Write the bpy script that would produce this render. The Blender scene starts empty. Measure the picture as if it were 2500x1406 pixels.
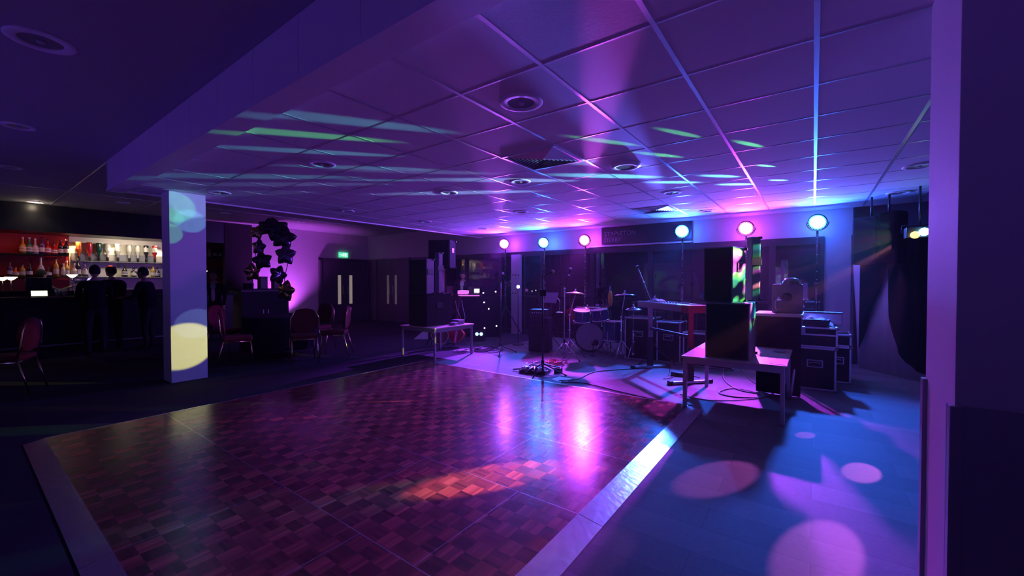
import bpy, bmesh, math, random
from mathutils import Vector, Matrix
random.seed(7)
S = bpy.context.scene
C = S.collection
PI = math.pi
# ------------------------------------------------------------------ camera
FPX = 1005.0
YAW = math.radians(36.25); PITCH = math.radians(-0.97)
CAM = Vector((0, 0, 1.4))
fw = Vector((-math.sin(YAW)*math.cos(PITCH), math.cos(YAW)*math.cos(PITCH), math.sin(PITCH)))
rt = Vector((math.cos(YAW), math.sin(YAW), 0))
up = rt.cross(fw)
def ray(px, py): return fw + rt*((px-1250)/FPX) + up*((703-py)/FPX)
def Z(px, py, z=0.0):
    r = ray(px, py); return CAM + r*((z-CAM.z)/r.z)
def X(px, py, x):
    r = ray(px, py); return CAM + r*(x/r.x)
def Y(px, py, y):
    r = ray(px, py); return CAM + r*(y/r.y)
def D(px, py, d): return CAM + ray(px, py)*d
cd = bpy.data.cameras.new('camera'); cam = bpy.data.objects.new('camera', cd); C.objects.link(cam)
cam.location = CAM; cam.rotation_euler = (PI/2+PITCH, 0, YAW)
cd.sensor_width = 36; cd.lens = FPX/2500*36; cd.clip_start = .05
S.camera = cam
S.view_settings.view_transform = 'Standard'; S.view_settings.look = 'None'
S.view_settings.exposure = 0.12; S.view_settings.gamma = 1; S.view_settings.use_curve_mapping = False
cy = S.cycles
cy.use_denoising = True; cy.max_bounces = 4; cy.diffuse_bounces = 3; cy.glossy_bounces = 2
cy.transmission_bounces = 3; cy.volume_bounces = 0; cy.sample_clamp_indirect = 3; cy.caustics_reflective = False
cy.caustics_refractive = False; cy.use_adaptive_sampling = True; cy.adaptive_threshold = .25; cy.adaptive_min_samples = 16
try: cy.use_light_tree = True
except Exception: pass
w = bpy.data.worlds.new('night'); S.world = w; w.use_nodes = True
w.node_tree.nodes['Background'].inputs[0].default_value = (0.01, 0.008, 0.03, 1)
w.node_tree.nodes['Background'].inputs[1].default_value = .3

# ------------------------------------------------------------------ materials
M = {}
def mat(name, col=(.5,.5,.5), rough=.5, metal=0, emit=None, es=0, spec=.5, coat=0, alpha=None, trans=0, noise=0, nscale=20, bump=0):
    # one principled surface with optional noise and bump
    m = bpy.data.materials.new(name); m.use_nodes = True; nt = m.node_tree; b = nt.nodes['Principled BSDF']
    b.inputs['Base Color'].default_value = (*col, 1); b.inputs['Roughness'].default_value = rough
    b.inputs['Metallic'].default_value = metal; b.inputs['Specular IOR Level'].default_value = spec
    b.inputs['Coat Weight'].default_value = coat
    if trans: b.inputs['Transmission Weight'].default_value = trans
    if emit: b.inputs['Emission Color'].default_value = (*emit, 1); b.inputs['Emission Strength'].default_value = es
    if noise or bump:
        tc = nt.nodes.new('ShaderNodeTexCoord'); n = nt.nodes.new('ShaderNodeTexNoise'); n.inputs['Scale'].default_value = nscale
        n.inputs['Detail'].default_value = 5; nt.links.new(tc.outputs['Object'], n.inputs['Vector'])
        if noise:
            r = nt.nodes.new('ShaderNodeMapRange'); r.inputs['To Min'].default_value = 1-noise; r.inputs['To Max'].default_value = 1+noise
            nt.links.new(n.outputs['Fac'], r.inputs['Value'])
            mx = nt.nodes.new('ShaderNodeVectorMath'); mx.operation = 'SCALE'; mx.inputs[0].default_value = col
            nt.links.new(r.outputs[0], mx.inputs['Scale']); nt.links.new(mx.outputs[0], b.inputs['Base Color'])
        if bump:
            bp = nt.nodes.new('ShaderNodeBump'); bp.inputs['Strength'].default_value = bump; bp.inputs['Distance'].default_value = .01
            nt.links.new(n.outputs['Fac'], bp.inputs['Height']); nt.links.new(bp.outputs[0], b.inputs['Normal'])
    M[name] = m; return m
mat('ceiling_tile', (.78,.78,.8), .85, noise=.04, nscale=60, bump=.04)
mat('ceiling_plain', (.4,.4,.43), .8, noise=.05, nscale=8)
mat('tee_bar', (.8,.8,.85), .33, metal=.55)
mat('floor_shade', (.035,.035,.045), .95, noise=.25, nscale=150, spec=.1)
mat('fascia', (.85,.85,.88), .6, noise=.04, nscale=5)
mat('wall_paint', (.62,.60,.62), .7, noise=.05, nscale=4, bump=.05)
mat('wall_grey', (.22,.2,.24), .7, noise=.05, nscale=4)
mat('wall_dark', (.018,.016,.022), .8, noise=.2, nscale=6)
mat('pillar_paint', (.85,.85,.87), .55, noise=.04, nscale=5, bump=.05)
mat('guard', (.35,.33,.38), .3, spec=.7)
mat('aluminium', (.72,.72,.75), .3, metal=1, noise=.12, nscale=30)
mat('ramp_metal', (.78,.76,.8), .24, metal=.85, noise=.15, nscale=25, bump=.2)
mat('chrome', (.85,.85,.88), .2, metal=1)
mat('steel', (.45,.45,.48), .3, metal=1)
mat('black_plastic', (.012,.012,.014), .4, noise=.2, nscale=40)
mat('black_paint', (.012,.012,.014), .85, spec=.15, bump=.2, nscale=200)
mat('grille', (.01,.01,.012), .5, metal=.4, bump=.4, nscale=400)
mat('speaker_side', (.16,.16,.18), .55, noise=.1, nscale=30)
mat('black_cloth', (.006,.006,.008), 1.0, spec=.03, noise=.3, nscale=12, bump=.3)
mat('navy_cloth', (.014,.014,.03), .95, spec=.08, noise=.2, nscale=10)
mat('white_cloth', (.55,.55,.6), .9, noise=.08, nscale=6, bump=.2)
mat('red_fabric', (.13,.01,.02), .85, noise=.2, nscale=30, bump=.1)
mat('gold_frame', (.7,.55,.3), .25, metal=1)
mat('wood_table', (.55,.45,.36), .35, noise=.12, nscale=7)
mat('table_metal', (.5,.5,.52), .35, metal=.7)
mat('foil_dark', (.1,.07,.13), .18, metal=.9, bump=.25, nscale=14)
mat('foil_purple', (.25,.16,.35), .25, metal=.8, bump=.25, nscale=14)
mat('foil_gold', (.75,.55,.25), .16, metal=1, bump=.35, nscale=14)
mat('door_dark', (.09,.08,.1), .5, noise=.1, nscale=6)
mat('door_strip', (.5,.47,.4), .3, emit=(.9,.75,.62), es=.22)
mat('door_strip_dim', (.3,.28,.25), .3, emit=(.8,.65,.6), es=.05)
mat('black_glass', (.004,.004,.008), .035, spec=1.0, coat=1)
mat('frame_dark', (.015,.014,.02), .4)
mat('frame_pale', (.5,.52,.52), .4)
mat('red_wall', (.35,.008,.015), .5, noise=.15, nscale=3)
mat('cream_panel', (.75,.70,.58), .5, noise=.05, nscale=5)
mat('shelf_glass', (.3,.3,.32), .2, spec=.7)
mat('bar_black', (.01,.01,.013), .35, noise=.2, nscale=8)
mat('counter_top', (.03,.025,.03), .15)
mat('skin', (.5,.3,.22), .6); mat('hair_dark', (.012,.01,.01), .7, bump=.5, nscale=120)
mat('suit', (.01,.01,.016), .9, spec=.1, noise=.2, nscale=20); mat('suit_grey', (.10,.09,.1), .85, noise=.2, nscale=20)
mat('shirt', (.6,.6,.62), .8); mat('trousers', (.01,.01,.014), .85)
mat('drum_head', (.9,.86,.9), .6, noise=.04, nscale=12); mat('drum_blue', (.02,.04,.16), .2, coat=.6, noise=.2, nscale=30)
mat('cymbal', (.75,.55,.28), .22, metal=1, bump=.15, nscale=60)
mat('key_white', (.75,.75,.75), .25); mat('key_black', (.01,.01,.01), .3); mat('piano_red', (.30,.02,.025), .3)
mat('piano_silver', (.22,.22,.26), .35, metal=.3)
mat('guitar_red', (.4,.03,.02), .15, coat=.8); mat('guitar_cream', (.6,.5,.38), .3); mat('guitar_brown', (.07,.03,.02), .2, coat=.6)
mat('case_panel', (.01,.01,.012), .6, spec=.15, bump=.2, nscale=120); mat('case_lid', (.10,.09,.11), .45)
mat('paper', (.8,.8,.8), .7); mat('cable', (.015,.015,.018), .4); mat('cable_grey', (.35,.33,.36), .4); mat('cable_red', (.5,.04,.04), .4)
mat('sign_panel', (.02,.018,.028), .45); mat('sign_text', (.34,.33,.37), .5)
mat('exit_green', (.1,.5,.3), .4, emit=(.12,.85,.45), es=.9); mat('exit_white', (.9,.9,.9), .4, emit=(.75,1,.85), es=1.3)
mat('bowl_dark', (.25,.23,.27), .35); mat('lamp_glass', (.6,.6,.65), .08, spec=1)
mat('lens_white', (.9,.9,.9), .2, emit=(1,.85,.6), es=30)
mat('par_pink', (1,1,1), .2, emit=(1,.42,.72), es=22); mat('par_blue', (1,1,1), .2, emit=(.32,.72,1), es=22)
mat('par_red', (1,1,1), .2, emit=(1,.35,.55), es=24)
mat('rim_pink', (1,.3,.8), .2, emit=(1,.07,.6), es=5); mat('rim_blue', (.2,.5,1), .2, emit=(.04,.35,1), es=5); mat('rim_red', (1,.2,.5), .2, emit=(1,.04,.3), es=5)
mat('lens_yellow', (1,.9,.3), .2, emit=(1,.85,.12), es=3); mat('lens_cyan', (.3,.8,1), .2, emit=(.25,.7,1), es=14)
mat('led_white', (1,1,1), .3, emit=(.95,.95,1), es=5); mat('led_cyan', (1,1,1), .3, emit=(.2,.75,1), es=5)
mat('screen', (.9,.9,.9), .3, emit=(1,.98,.75), es=1.6); mat('pink_glow', (.9,.5,.9), .4, emit=(.9,.18,.75), es=.8)
mat('tap_glow', (.8,.8,.9), .3, emit=(.55,.45,1), es=1.2); mat('bar_glow', (.9,.9,.9), .3, emit=(1,.8,.6), es=1.5)
for n, c in dict(orange=(.85,.18,.03), red=(.5,.02,.03), green=(.01,.09,.05), clear=(.55,.55,.5), dark=(.02,.015,.03), white=(.75,.7,.65), gold=(.6,.4,.06), teal=(.04,.25,.2), violet=(.12,.05,.2), amber=(.55,.3,.06)).items():
    mat('bottle_'+n, c, .15, spec=.7, coat=.3)
mat('cap', (.05,.05,.05), .4); mat('label', (.7,.68,.6), .6)

dh = M['drum_head'].node_tree; tr = dh.nodes.new('ShaderNodeBsdfTranslucent'); tr.inputs[0].default_value = (.9,.85,.9,1); mxs = dh.nodes.new('ShaderNodeMixShader')
mxs.inputs[0].default_value = .5; dh.links.new(dh.nodes['Principled BSDF'].outputs[0], mxs.inputs[1]); dh.links.new(tr.outputs[0], mxs.inputs[2]); dh.links.new(mxs.outputs[0], dh.nodes['Material Output'].inputs[0])
def nodes(m): return m.node_tree.nodes, m.node_tree.links
def math_(ns, ls, op, a, b=None):
    n = ns.new('ShaderNodeMath'); n.operation = op
    for i, v in enumerate((a, b)):
        if v is None: continue
        if hasattr(v, 'links') or hasattr(v, 'node'): ls.new(v, n.inputs[i])
        else: n.inputs[i].default_value = v
    return n.outputs[0]
def parquet():
    m = bpy.data.materials.new('parquet'); m.use_nodes = True; ns, ls = nodes(m); b = ns['Principled BSDF']
    tc = ns.new('ShaderNodeTexCoord'); sp = ns.new('ShaderNodeSeparateXYZ'); ls.new(tc.outputs['Object'], sp.inputs[0])
    x, y = sp.outputs[0], sp.outputs[1]; q = .109
    f = lambda op, a, b=None: math_(ns, ls, op, a, b)
    xs, ys = f('DIVIDE', x, q), f('DIVIDE', y, q)
    sx, sy = f('FLOOR', xs), f('FLOOR', ys)
    par = f('FLOORED_MODULO', f('ADD', sx, sy), 2.0)
    fx, fy = f('FLOOR', f('MULTIPLY', xs, 5.0)), f('FLOOR', f('MULTIPLY', ys, 5.0))
    fin = f('ADD', f('MULTIPLY', par, fx), f('MULTIPLY', f('SUBTRACT', 1.0, par), fy))
    cb = ns.new('ShaderNodeCombineXYZ'); ls.new(sx, cb.inputs[0]); ls.new(sy, cb.inputs[1]); ls.new(fin, cb.inputs[2])
    wn = ns.new('ShaderNodeTexWhiteNoise'); ls.new(cb.outputs[0], wn.inputs['Vector'])
    cb2 = ns.new('ShaderNodeCombineXYZ'); ls.new(sx, cb2.inputs[0]); ls.new(sy, cb2.inputs[1])
    wn2 = ns.new('ShaderNodeTexWhiteNoise'); ls.new(cb2.outputs[0], wn2.inputs['Vector'])
    t = f('ADD', f('MULTIPLY', par, .3), f('ADD', f('MULTIPLY', wn.outputs['Value'], .28), f('MULTIPLY', wn2.outputs['Value'], .22)))
    cr = ns.new('ShaderNodeValToRGB'); ls.new(t, cr.inputs[0])
    cr.color_ramp.elements[0].color = (.035,.01,.01,1); cr.color_ramp.elements[1].color = (.42,.145,.1,1)
    e = cr.color_ramp.elements.new(.5); e.color = (.15,.045,.04,1)
    # panel joints
    row = f('FLOOR', f('DIVIDE', f('SUBTRACT', y, .43), .872))
    yy = f('FRACT', f('DIVIDE', f('SUBTRACT', y, .43), .872))
    off = f('MULTIPLY', f('FLOORED_MODULO', row, 2.0), .5)
    xx = f('FRACT', f('ADD', f('DIVIDE', f('ADD', x, 1.11+8.72), .872), off))
    e1 = f('MINIMUM', f('MINIMUM', yy, f('SUBTRACT', 1.0, yy)), f('MINIMUM', xx, f('SUBTRACT', 1.0, xx)))
    ln = f('LESS_THAN', e1, .0028)
    mx = ns.new('ShaderNodeMix'); mx.data_type = 'RGBA'; ls.new(ln, mx.inputs['Factor']); ls.new(cr.outputs[0], mx.inputs['A']); mx.inputs['B'].default_value = (.5,.5,.55,1)
    ls.new(mx.outputs['Result'], b.inputs['Base Color']); ls.new(f('MULTIPLY', ln, .8), b.inputs['Metallic'])
    nz = ns.new('ShaderNodeTexNoise'); nz.inputs['Scale'].default_value = 9; ls.new(tc.outputs['Object'], nz.inputs['Vector'])
    mr = ns.new('ShaderNodeMapRange'); mr.inputs['To Min'].default_value = .16; mr.inputs['To Max'].default_value = .3; ls.new(nz.outputs['Fac'], mr.inputs['Value'])
    ls.new(mr.outputs[0], b.inputs['Roughness'])
    bp = ns.new('ShaderNodeBump'); bp.inputs['Strength'].default_value = .12; bp.inputs['Distance'].default_value = .002; ls.new(t, bp.inputs['Height']); ls.new(bp.outputs[0], b.inputs['Normal'])
    b.inputs['Specular IOR Level'].default_value = .75
    M['parquet'] = m
parquet()
def planks():
    m = bpy.data.materials.new('vinyl_planks'); m.use_nodes = True; ns, ls = nodes(m); b = ns['Principled BSDF']
    tc = ns.new('ShaderNodeTexCoord'); br = ns.new('ShaderNodeTexBrick'); ls.new(tc.outputs['Object'], br.inputs['Vector'])
    br.inputs['Color1'].default_value = (.10,.10,.11,1); br.inputs['Color2'].default_value = (.16,.16,.17,1); br.inputs['Mortar'].default_value = (.08,.08,.09,1)
    br.inputs['Scale'].default_value = 1; br.inputs['Brick Width'].default_value = 1.0; br.inputs['Row Height'].default_value = .25; br.inputs['Mortar Size'].default_value = .002
    nz = ns.new('ShaderNodeTexNoise'); nz.inputs['Scale'].default_value = 35; nz.inputs['Detail'].default_value = 6; ls.new(tc.outputs['Object'], nz.inputs['Vector'])
    mr = ns.new('ShaderNodeMapRange'); mr.inputs['To Min'].default_value = .8; mr.inputs['To Max'].default_value = 1.2; ls.new(nz.outputs['Fac'], mr.inputs['Value'])
    mx = ns.new('ShaderNodeVectorMath'); mx.operation = 'SCALE'; ls.new(br.outputs['Color'], mx.inputs[0]); ls.new(mr.outputs[0], mx.inputs['Scale'])
    ls.new(mx.outputs[0], b.inputs['Base Color']); b.inputs['Roughness'].default_value = .62; b.inputs['Specular IOR Level'].default_value = .25
    M['vinyl_planks'] = m
planks()

# ------------------------------------------------------------------ mesh helpers
class MB:
    def __init__(s): s.bm = bmesh.new(); s.mi = 0
    def box(s, x0, x1, y0, y1, z0, z1, bevel=0, rot=None, piv=None):
        vs = [s.bm.verts.new((x, y, z)) for x in (x0, x1) for y in (y0, y1) for z in (z0, z1)]
        fs = [s.bm.faces.new([vs[i] for i in q]) for q in ((0,1,3,2),(4,6,7,5),(0,4,5,1),(2,3,7,6),(0,2,6,4),(1,5,7,3))]
        for f in fs: f.material_index = s.mi
        if bevel:
            es = list({e for f in fs for e in f.edges})
            r = bmesh.ops.bevel(s.bm, geom=es, offset=bevel, segments=2, profile=.6, affect='EDGES')
            for f in r['faces']: f.material_index = s.mi
            vs = list({v for f in r['faces'] for v in f.verts} | {v for v in vs if v.is_valid})
        if rot is not None:
            piv = Vector(piv if piv else ((x0+x1)/2, (y0+y1)/2, (z0+z1)/2))
            seen = set(); st = [v for v in vs if v.is_valid]
            while st:
                v = st.pop()
                if v in seen: continue
                seen.add(v); st += [e.other_vert(v) for e in v.link_edges]
            for v in seen: v.co = piv + rot @ (v.co - piv)
        return s
    def tube(s, pts, r, n=8, closed=False, caps=True):
        pts = [Vector(p) for p in pts]; rings = []; N = len(pts); u = None
        for i, p in enumerate(pts):
            if closed: t = pts[(i+1) % N]-pts[i-1]
            else: t = pts[min(i+1, N-1)]-pts[max(i-1, 0)]
            t.normalize() if t.length > 1e-9 else None
            if u is None:
                u = t.cross(Vector((0,0,1)));
                if u.length < 1e-3: u = t.cross(Vector((0,1,0)))
            else: u = u - t*u.dot(t)
            if u.length < 1e-6: u = t.orthogonal()
            u.normalize(); v = t.cross(u); rr = r[i] if isinstance(r, (list, tuple)) else r
            rings.append([s.bm.verts.new(p+(u*math.cos(2*PI*k/n)+v*math.sin(2*PI*k/n))*rr) for k in range(n)])
        for i in range(N if closed else N-1):
            a, b = rings[i], rings[(i+1) % N]
            for k in range(n):
                f = s.bm.faces.new((a[k], a[(k+1)%n], b[(k+1)%n], b[k])); f.smooth = True; f.material_index = s.mi
        if caps and not closed:
            for rg in (rings[0][::-1], rings[-1]):
                f = s.bm.faces.new(rg); f.material_index = s.mi
        return s
    def lathe(s, prof, n=24, o=(0,0,0), axis='z', mtx=None):
        o = Vector(o); rings = []
        def P(r, h, a):
            c, q = math.cos(a)*r, math.sin(a)*r
            v = Vector((c, q, h)) if axis == 'z' else (Vector((h, c, q)) if axis == 'x' else Vector((q, h, c)))
            if mtx is not None: v = mtx @ v
            return o+v
        for r, h in prof:
            rings.append([s.bm.verts.new(P(r, h, 2*PI*k/n)) for k in range(n)] if r > 1e-5 else [s.bm.verts.new(P(0, h, 0))])
        for a, b in zip(rings, rings[1:]):
            for k in range(n):
                k2 = (k+1) % n
                if len(a) == 1 and len(b) == 1: continue
                if len(a) == 1: vs = (a[0], b[k2], b[k])
                elif len(b) == 1: vs = (a[k], a[k2], b[0])
                else: vs = (a[k], a[k2], b[k2], b[k])
                f = s.bm.faces.new(vs); f.smooth = True; f.material_index = s.mi
        return s
    def ell(s, c, r, n=12, m=8, rot=None):
        c = Vector(c); r = Vector((r,)*3) if isinstance(r, (int, float)) else Vector(r)
        rows = []
        for j in range(m+1):
            th = PI*j/m
            if j in (0, m): pts = [Vector((0,0,math.cos(th)))]
            else: pts = [Vector((math.sin(th)*math.cos(2*PI*k/n), math.sin(th)*math.sin(2*PI*k/n), math.cos(th))) for k in range(n)]
            row = []
            for p in pts:
                q = Vector((p.x*r.x, p.y*r.y, p.z*r.z))
                if rot is not None: q = rot @ q
                row.append(s.bm.verts.new(c+q))
            rows.append(row)
        for a, b in zip(rows, rows[1:]):
            for k in range(n):
                k2 = (k+1)%n
                vs = (a[0], b[k], b[k2]) if len(a) == 1 else ((a[k], b[0], a[k2]) if len(b) == 1 else (a[k], b[k], b[k2], a[k2]))
                f = s.bm.faces.new(vs); f.smooth = True; f.material_index = s.mi
        return s
    def prism(s, pts, v):     # polygon in 3D extruded along v
        v = Vector(v); a = [s.bm.verts.new(Vector(p)) for p in pts]; b = [s.bm.verts.new(Vector(p)+v) for p in pts]; n = len(a)
        s.bm.faces.new(a[::-1]).material_index = s.mi; s.bm.faces.new(b).material_index = s.mi
        for k in range(n): s.bm.faces.new((a[k], a[(k+1)%n], b[(k+1)%n], b[k])).material_index = s.mi
        return s
    def grid(s, fn, nu, nv, smooth=True):
        vs = [[s.bm.verts.new(fn(i/nu, j/nv)) for j in range(nv+1)] for i in range(nu+1)]
        for i in range(nu):
            for j in range(nv):
                f = s.bm.faces.new((vs[i][j], vs[i+1][j], vs[i+1][j+1], vs[i][j+1])); f.smooth = smooth; f.material_index = s.mi
        return s
    def build(s, name, m, parent=None, solid=0):
        bmesh.ops.recalc_face_normals(s.bm, faces=s.bm.faces[:])
        me = bpy.data.meshes.new(name); s.bm.to_mesh(me); s.bm.free()
        for k in (m if isinstance(m, (list, tuple)) else [m]): me.materials.append(M[k])
        o = bpy.data.objects.new(name, me); C.objects.link(o)
        if parent: o.parent = parent
        if solid:
            md = o.modifiers.new('thick', 'SOLIDIFY'); md.thickness = solid; md.offset = 0
        return o
def tag(o, label, cat, group=None, kind=None):
    if label: o['label'] = label
    if cat: o['category'] = cat
    if group: o['group'] = group
    if kind: o['kind'] = kind
    return o
def thing(name, label, cat, loc=(0,0,0), rz=0, group=None):
    o = bpy.data.objects.new(name, None); C.objects.link(o); o.location = loc; o.rotation_euler = (0,0,rz); o.empty_display_size = .1
    return tag(o, label, cat, group)
def struct(o): o['kind'] = 'structure'; return o
def dup(root, loc, rz, label, group=None):
    r = root.copy(); C.objects.link(r); r.location = loc; r.rotation_euler = (0,0,rz); r['label'] = label
    if group: r['group'] = group
    for ch in list(root.children):
        c = ch.copy(); C.objects.link(c); c.parent = r
        for g in list(ch.children):
            d = g.copy(); C.objects.link(d); d.parent = c
    return r
def B(name, m, b, parent=None, bevel=0): return MB().box(*b, bevel=bevel).build(name, m, parent)
def T(name, m, pts, r, parent=None, n=8): return MB().tube(pts, r, n).build(name, m, parent)
def smooth_path(pts, k=6):
    pts = [Vector(p) for p in pts]; out = []
    for i in range(len(pts)-1):
        p0, p1, p2, p3 = pts[max(i-1,0)], pts[i], pts[i+1], pts[min(i+2, len(pts)-1)]
        for j in range(k):
            t = j/k; out.append(.5*((2*p1)+(p2-p0)*t+(2*p0-5*p1+4*p2-p3)*t*t+(3*p1-p0-3*p2+p3)*t**3))
    out.append(pts[-1]); return out
def face_cam(p):   # rotation about z that turns local -y to the given view point
    return math.atan2(-p.x, p.y)
# ------------------------------------------------------------------ the room
ZC, ZU = 2.63, 3.0
XL, YB = -13.0, 8.95
X0, YF = -7.6, 1.25
g = MB(); g.box(-1.0, 4, -3.2, 9.4, -.1, 0).box(-5.41, -1.0, 4.78, 9.4, -.1, 0)
struct(g.build('floor', 'vinyl_planks'))
g = MB(); g.box(-15.5, -5.41, -3.2, 9.4, -.1, 0).box(-5.41, -1.0, -3.2, 4.78, -.1, 0)
struct(g.build('floor_shaded', 'floor_shade'))  # dark colour puts in the shade of the unlit left and near floor
struct(B('ceiling', 'ceiling_plain', (-15.5, 4, -3.2, 9.4, ZU, ZU+.1)))
struct(B('ceiling_dropped', 'ceiling_tile', (X0, 4, YF+.17, YB-.02, ZC, ZU-.002)))
g = MB()
GX = [.632*k for k in range(-12, 6)]; GY = [2.62+.61*k for k in range(-2, 11)]
for x in GX:
    if x > X0+.05: g.box(x-.012, x+.012, YF+.17, YB-.04, ZC-.002, ZC+.004)
for y in GY:
    if YF+.3 < y < YB-.05: g.box(X0+.03, 3.98, y-.006, y+.006, ZC-.0015, ZC+.004)
struct(g.build('trim_1', 'tee_bar'))
g = MB()
for x in [-10.7]: g.box(x-.01, x+.01, -3.1, 8.9, ZU-.006, ZU+.004)
for y in [1.262, 2.5]: g.box(-12.9, X0, y-.008, y+.008, ZU-.006, ZU+.004)
struct(g.build('trim_2', 'tee_bar'))
# fascia beam, boarded in panels, with a lower lip
g = MB(); xs = [X0]+[-1.87-.63*k for k in range(8, -9, -1)]+[3.98]
xs = sorted(x for x in xs if X0 <= x <= 3.98)
for a, b in zip(xs, xs[1:]): g.box(a+.0025, b-.0025, YF, YF+.03, ZC-.01, ZU-.003)
g.box(X0, 3.98, YF+.006, YF+.17, ZC+.001, ZU-.003)
g.box(X0, 3.98, YF-.012, YF+.165, ZC-.035, ZC-.0)
g.box(X0-.02, X0+.02, YF, YB-.04, ZC-.02, ZU-.003)
struct(g.build('trim_3', 'fascia'))
# pillar
struct(B('pillar', 'pillar_paint', (-7.42, -7.08, 1.77, 2.19, 0, ZC), bevel=.004))
# walls
struct(B('wall_left', 'wall_paint', (XL-.1, XL, 5.12, YB+.1, 0, ZU)))
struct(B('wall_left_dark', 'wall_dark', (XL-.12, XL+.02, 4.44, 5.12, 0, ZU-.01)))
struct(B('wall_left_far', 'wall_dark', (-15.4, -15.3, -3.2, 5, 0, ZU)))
struct(B('wall_bar_soffit', 'bar_black', (XL-.95, XL, -3.1, 4.44, 2.43, ZU-.01)))
struct(B('wall_bar_head', 'bar_black', (XL-.95, XL-.125, 4.44, 4.86, 2.43, ZU-.01)))
struct(B('wall_back', 'wall_paint', (XL, .52, YB, YB+.12, 2.17, ZU)))
struct(B('wall_back_left', 'wall_grey', (XL, -9.62, YB+.01, YB+.12, 0, 2.17)))
struct(B('wall_back_right', 'wall_grey', (.52, 4, YB+.25, YB+.35, 0, ZU)))
struct(B('wall_back_return', 'wall_grey', (.5, .54, YB+.02, YB+.25, 0, ZU)))
struct(B('wall_back_pier', 'wall_paint', (.14, .5, YB-.0, YB+.2, 0, 2.17)))
struct(B('wall_right', 'wall_grey', (3.9, 4.0, -3.1, YB+.3, 0, ZU)))
struct(B('wall_front', 'wall_grey', (-15, 4, -3.2, -3.1, 0, ZU)))
struct(B('wall_front_panel', 'wall_paint', (-7.0, -5.3, -3.1, -3.06, .9, 2.3)))
# jamb in the foreground
struct(B('wall_near', 'wall_paint', (.415, 2.2, 2.14, 2.62, 0, ZU-.01), bevel=.003))
g = MB(); g.box(.400, .435, 2.125, 2.165, 0, .95, .003).box(.400, .415, 2.165, 2.18, 0, .95).box(.435, 2.2, 2.128, 2.14, 0, .95)
struct(g.build('trim_4', 'guard'))
g = MB(); g.box(.400, .418, 2.585, 2.635, 0, .96, .003)
struct(g.build('trim_5', 'guard'))
# doors
def door_pair(name, c, along, m_strip, w=1.66, h=2.1):
    d = bpy.data.objects.new(name, None); C.objects.link(d); d.location = c; d.rotation_euler = (0,0,along); struct(d)
    g = MB(); g.box(-w/2-.06, -w/2, -.05, .06, 0, h+.05).box(w/2, w/2+.06, -.05, .06, 0, h+.05).box(-w/2-.06, w/2+.06, -.05, .06, h, h+.06)
    g.build('door_frame', 'door_dark', d)
    for s in (-1, 1):
        lf = MB().box(min(0,s*w/2)+.003, max(0,s*w/2)-.003, -.03, .01, .01, h-.005, .003).build('door_leaf', 'door_dark', d)
        cx = s*.21
        MB().box(cx-.055, cx+.055, -.036, -.028, .62, 1.6).build('vision_panel', m_strip, lf)
        MB().box(cx*.42-.012, cx*.42+.012, -.06, -.03, .95, 1.25, .004).build('pull_handle', 'steel', lf)
    return d
door_pair('door_1', (XL+.06, 7.97, 0), PI/2, 'door_strip')
door_pair('door_2', (-11.55, YB-.06, 0), 0, 'door_strip_dim')
# exit sign over the first pair of doors
e = thing('exit_sign', 'small green lit exit sign above the double doors', 'exit sign', (XL+.03, 7.95, 2.29), PI/2)
B('sign_box', 'exit_green', (-.16, .16, -.03, .03, -.085, .085), e, .005)
g = MB()   # running figure, arrow and doorway
g.ell((-.02, -.033, .05), (.014, .003, .014)); g.tube([(-.02,-.033,.035),(-.03,-.033,.0)], .01, 6); g.tube([(-.03,-.033,0),(-.005,-.033,-.02),(-.01,-.033,-.055)], .007, 6)
g.tube([(-.03,-.033,0),(-.045,-.033,-.03),(-.07,-.033,-.035)], .007, 6); g.tube([(-.05,-.033,.01),(-.03,-.033,.03),(.0,-.033,.015),(.012,-.033,.025)], .006, 6)
g.box(.03, .09, -.034, -.03, -.06, .06).build('exit_pictogram', 'exit_white', e)
g = MB(); g.box(-.15, -.1, -.034, -.03, -.008, .008); g.prism([(-.1,-.034,-.03),(-.075,-.034,0),(-.1,-.034,.03)], (0,.004,0)); g.build('exit_arrow', 'exit_white', e)
# glazed back wall: dark panes between frames
mull = [-9.6, -8.2, -6.95, -5.6, -4.2, -2.85, -1.45, -.62, .14]
for i, (a, b) in enumerate(zip(mull, mull[1:])):
    o = bpy.data.objects.new('window_%d' % (i+1), None); C.objects.link(o); struct(o); o.location = (a, YB, 0); wd = b-a
    g = MB(); g.box(0, .05, -.04, .06, 0, 2.17).box(wd-.05, wd, -.04, .06, 0, 2.17).box(.05, wd-.05, -.04, .06, 0, .12).box(.05, wd-.05, -.04, .06, 2.05, 2.17).box(.05, wd-.05, -.03, .03, .98, 1.02)
    g.build('window_frame', 'frame_dark', o)
    B('pane', 'black_glass', (.05, wd-.05, .0, .02, .12, 2.05), o)
# pale post with a row of dots
p = Y(1249, 700, YB-.1); p2 = Y(1271, 700, YB-.1)
o = B('trim_6', 'frame_pale', (p.x, p2.x, YB-.12, YB-.05, 0, 2.1)); struct(o)
g = MB()
for zz in (1.56, 1.08):
    for k in range(3): g.ell((p.x+(p2.x-p.x)*(.2+.3*k), YB-.122, zz), (.02, .004, .02))
struct(g.build('trim_7', 'frame_dark'))
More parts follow.
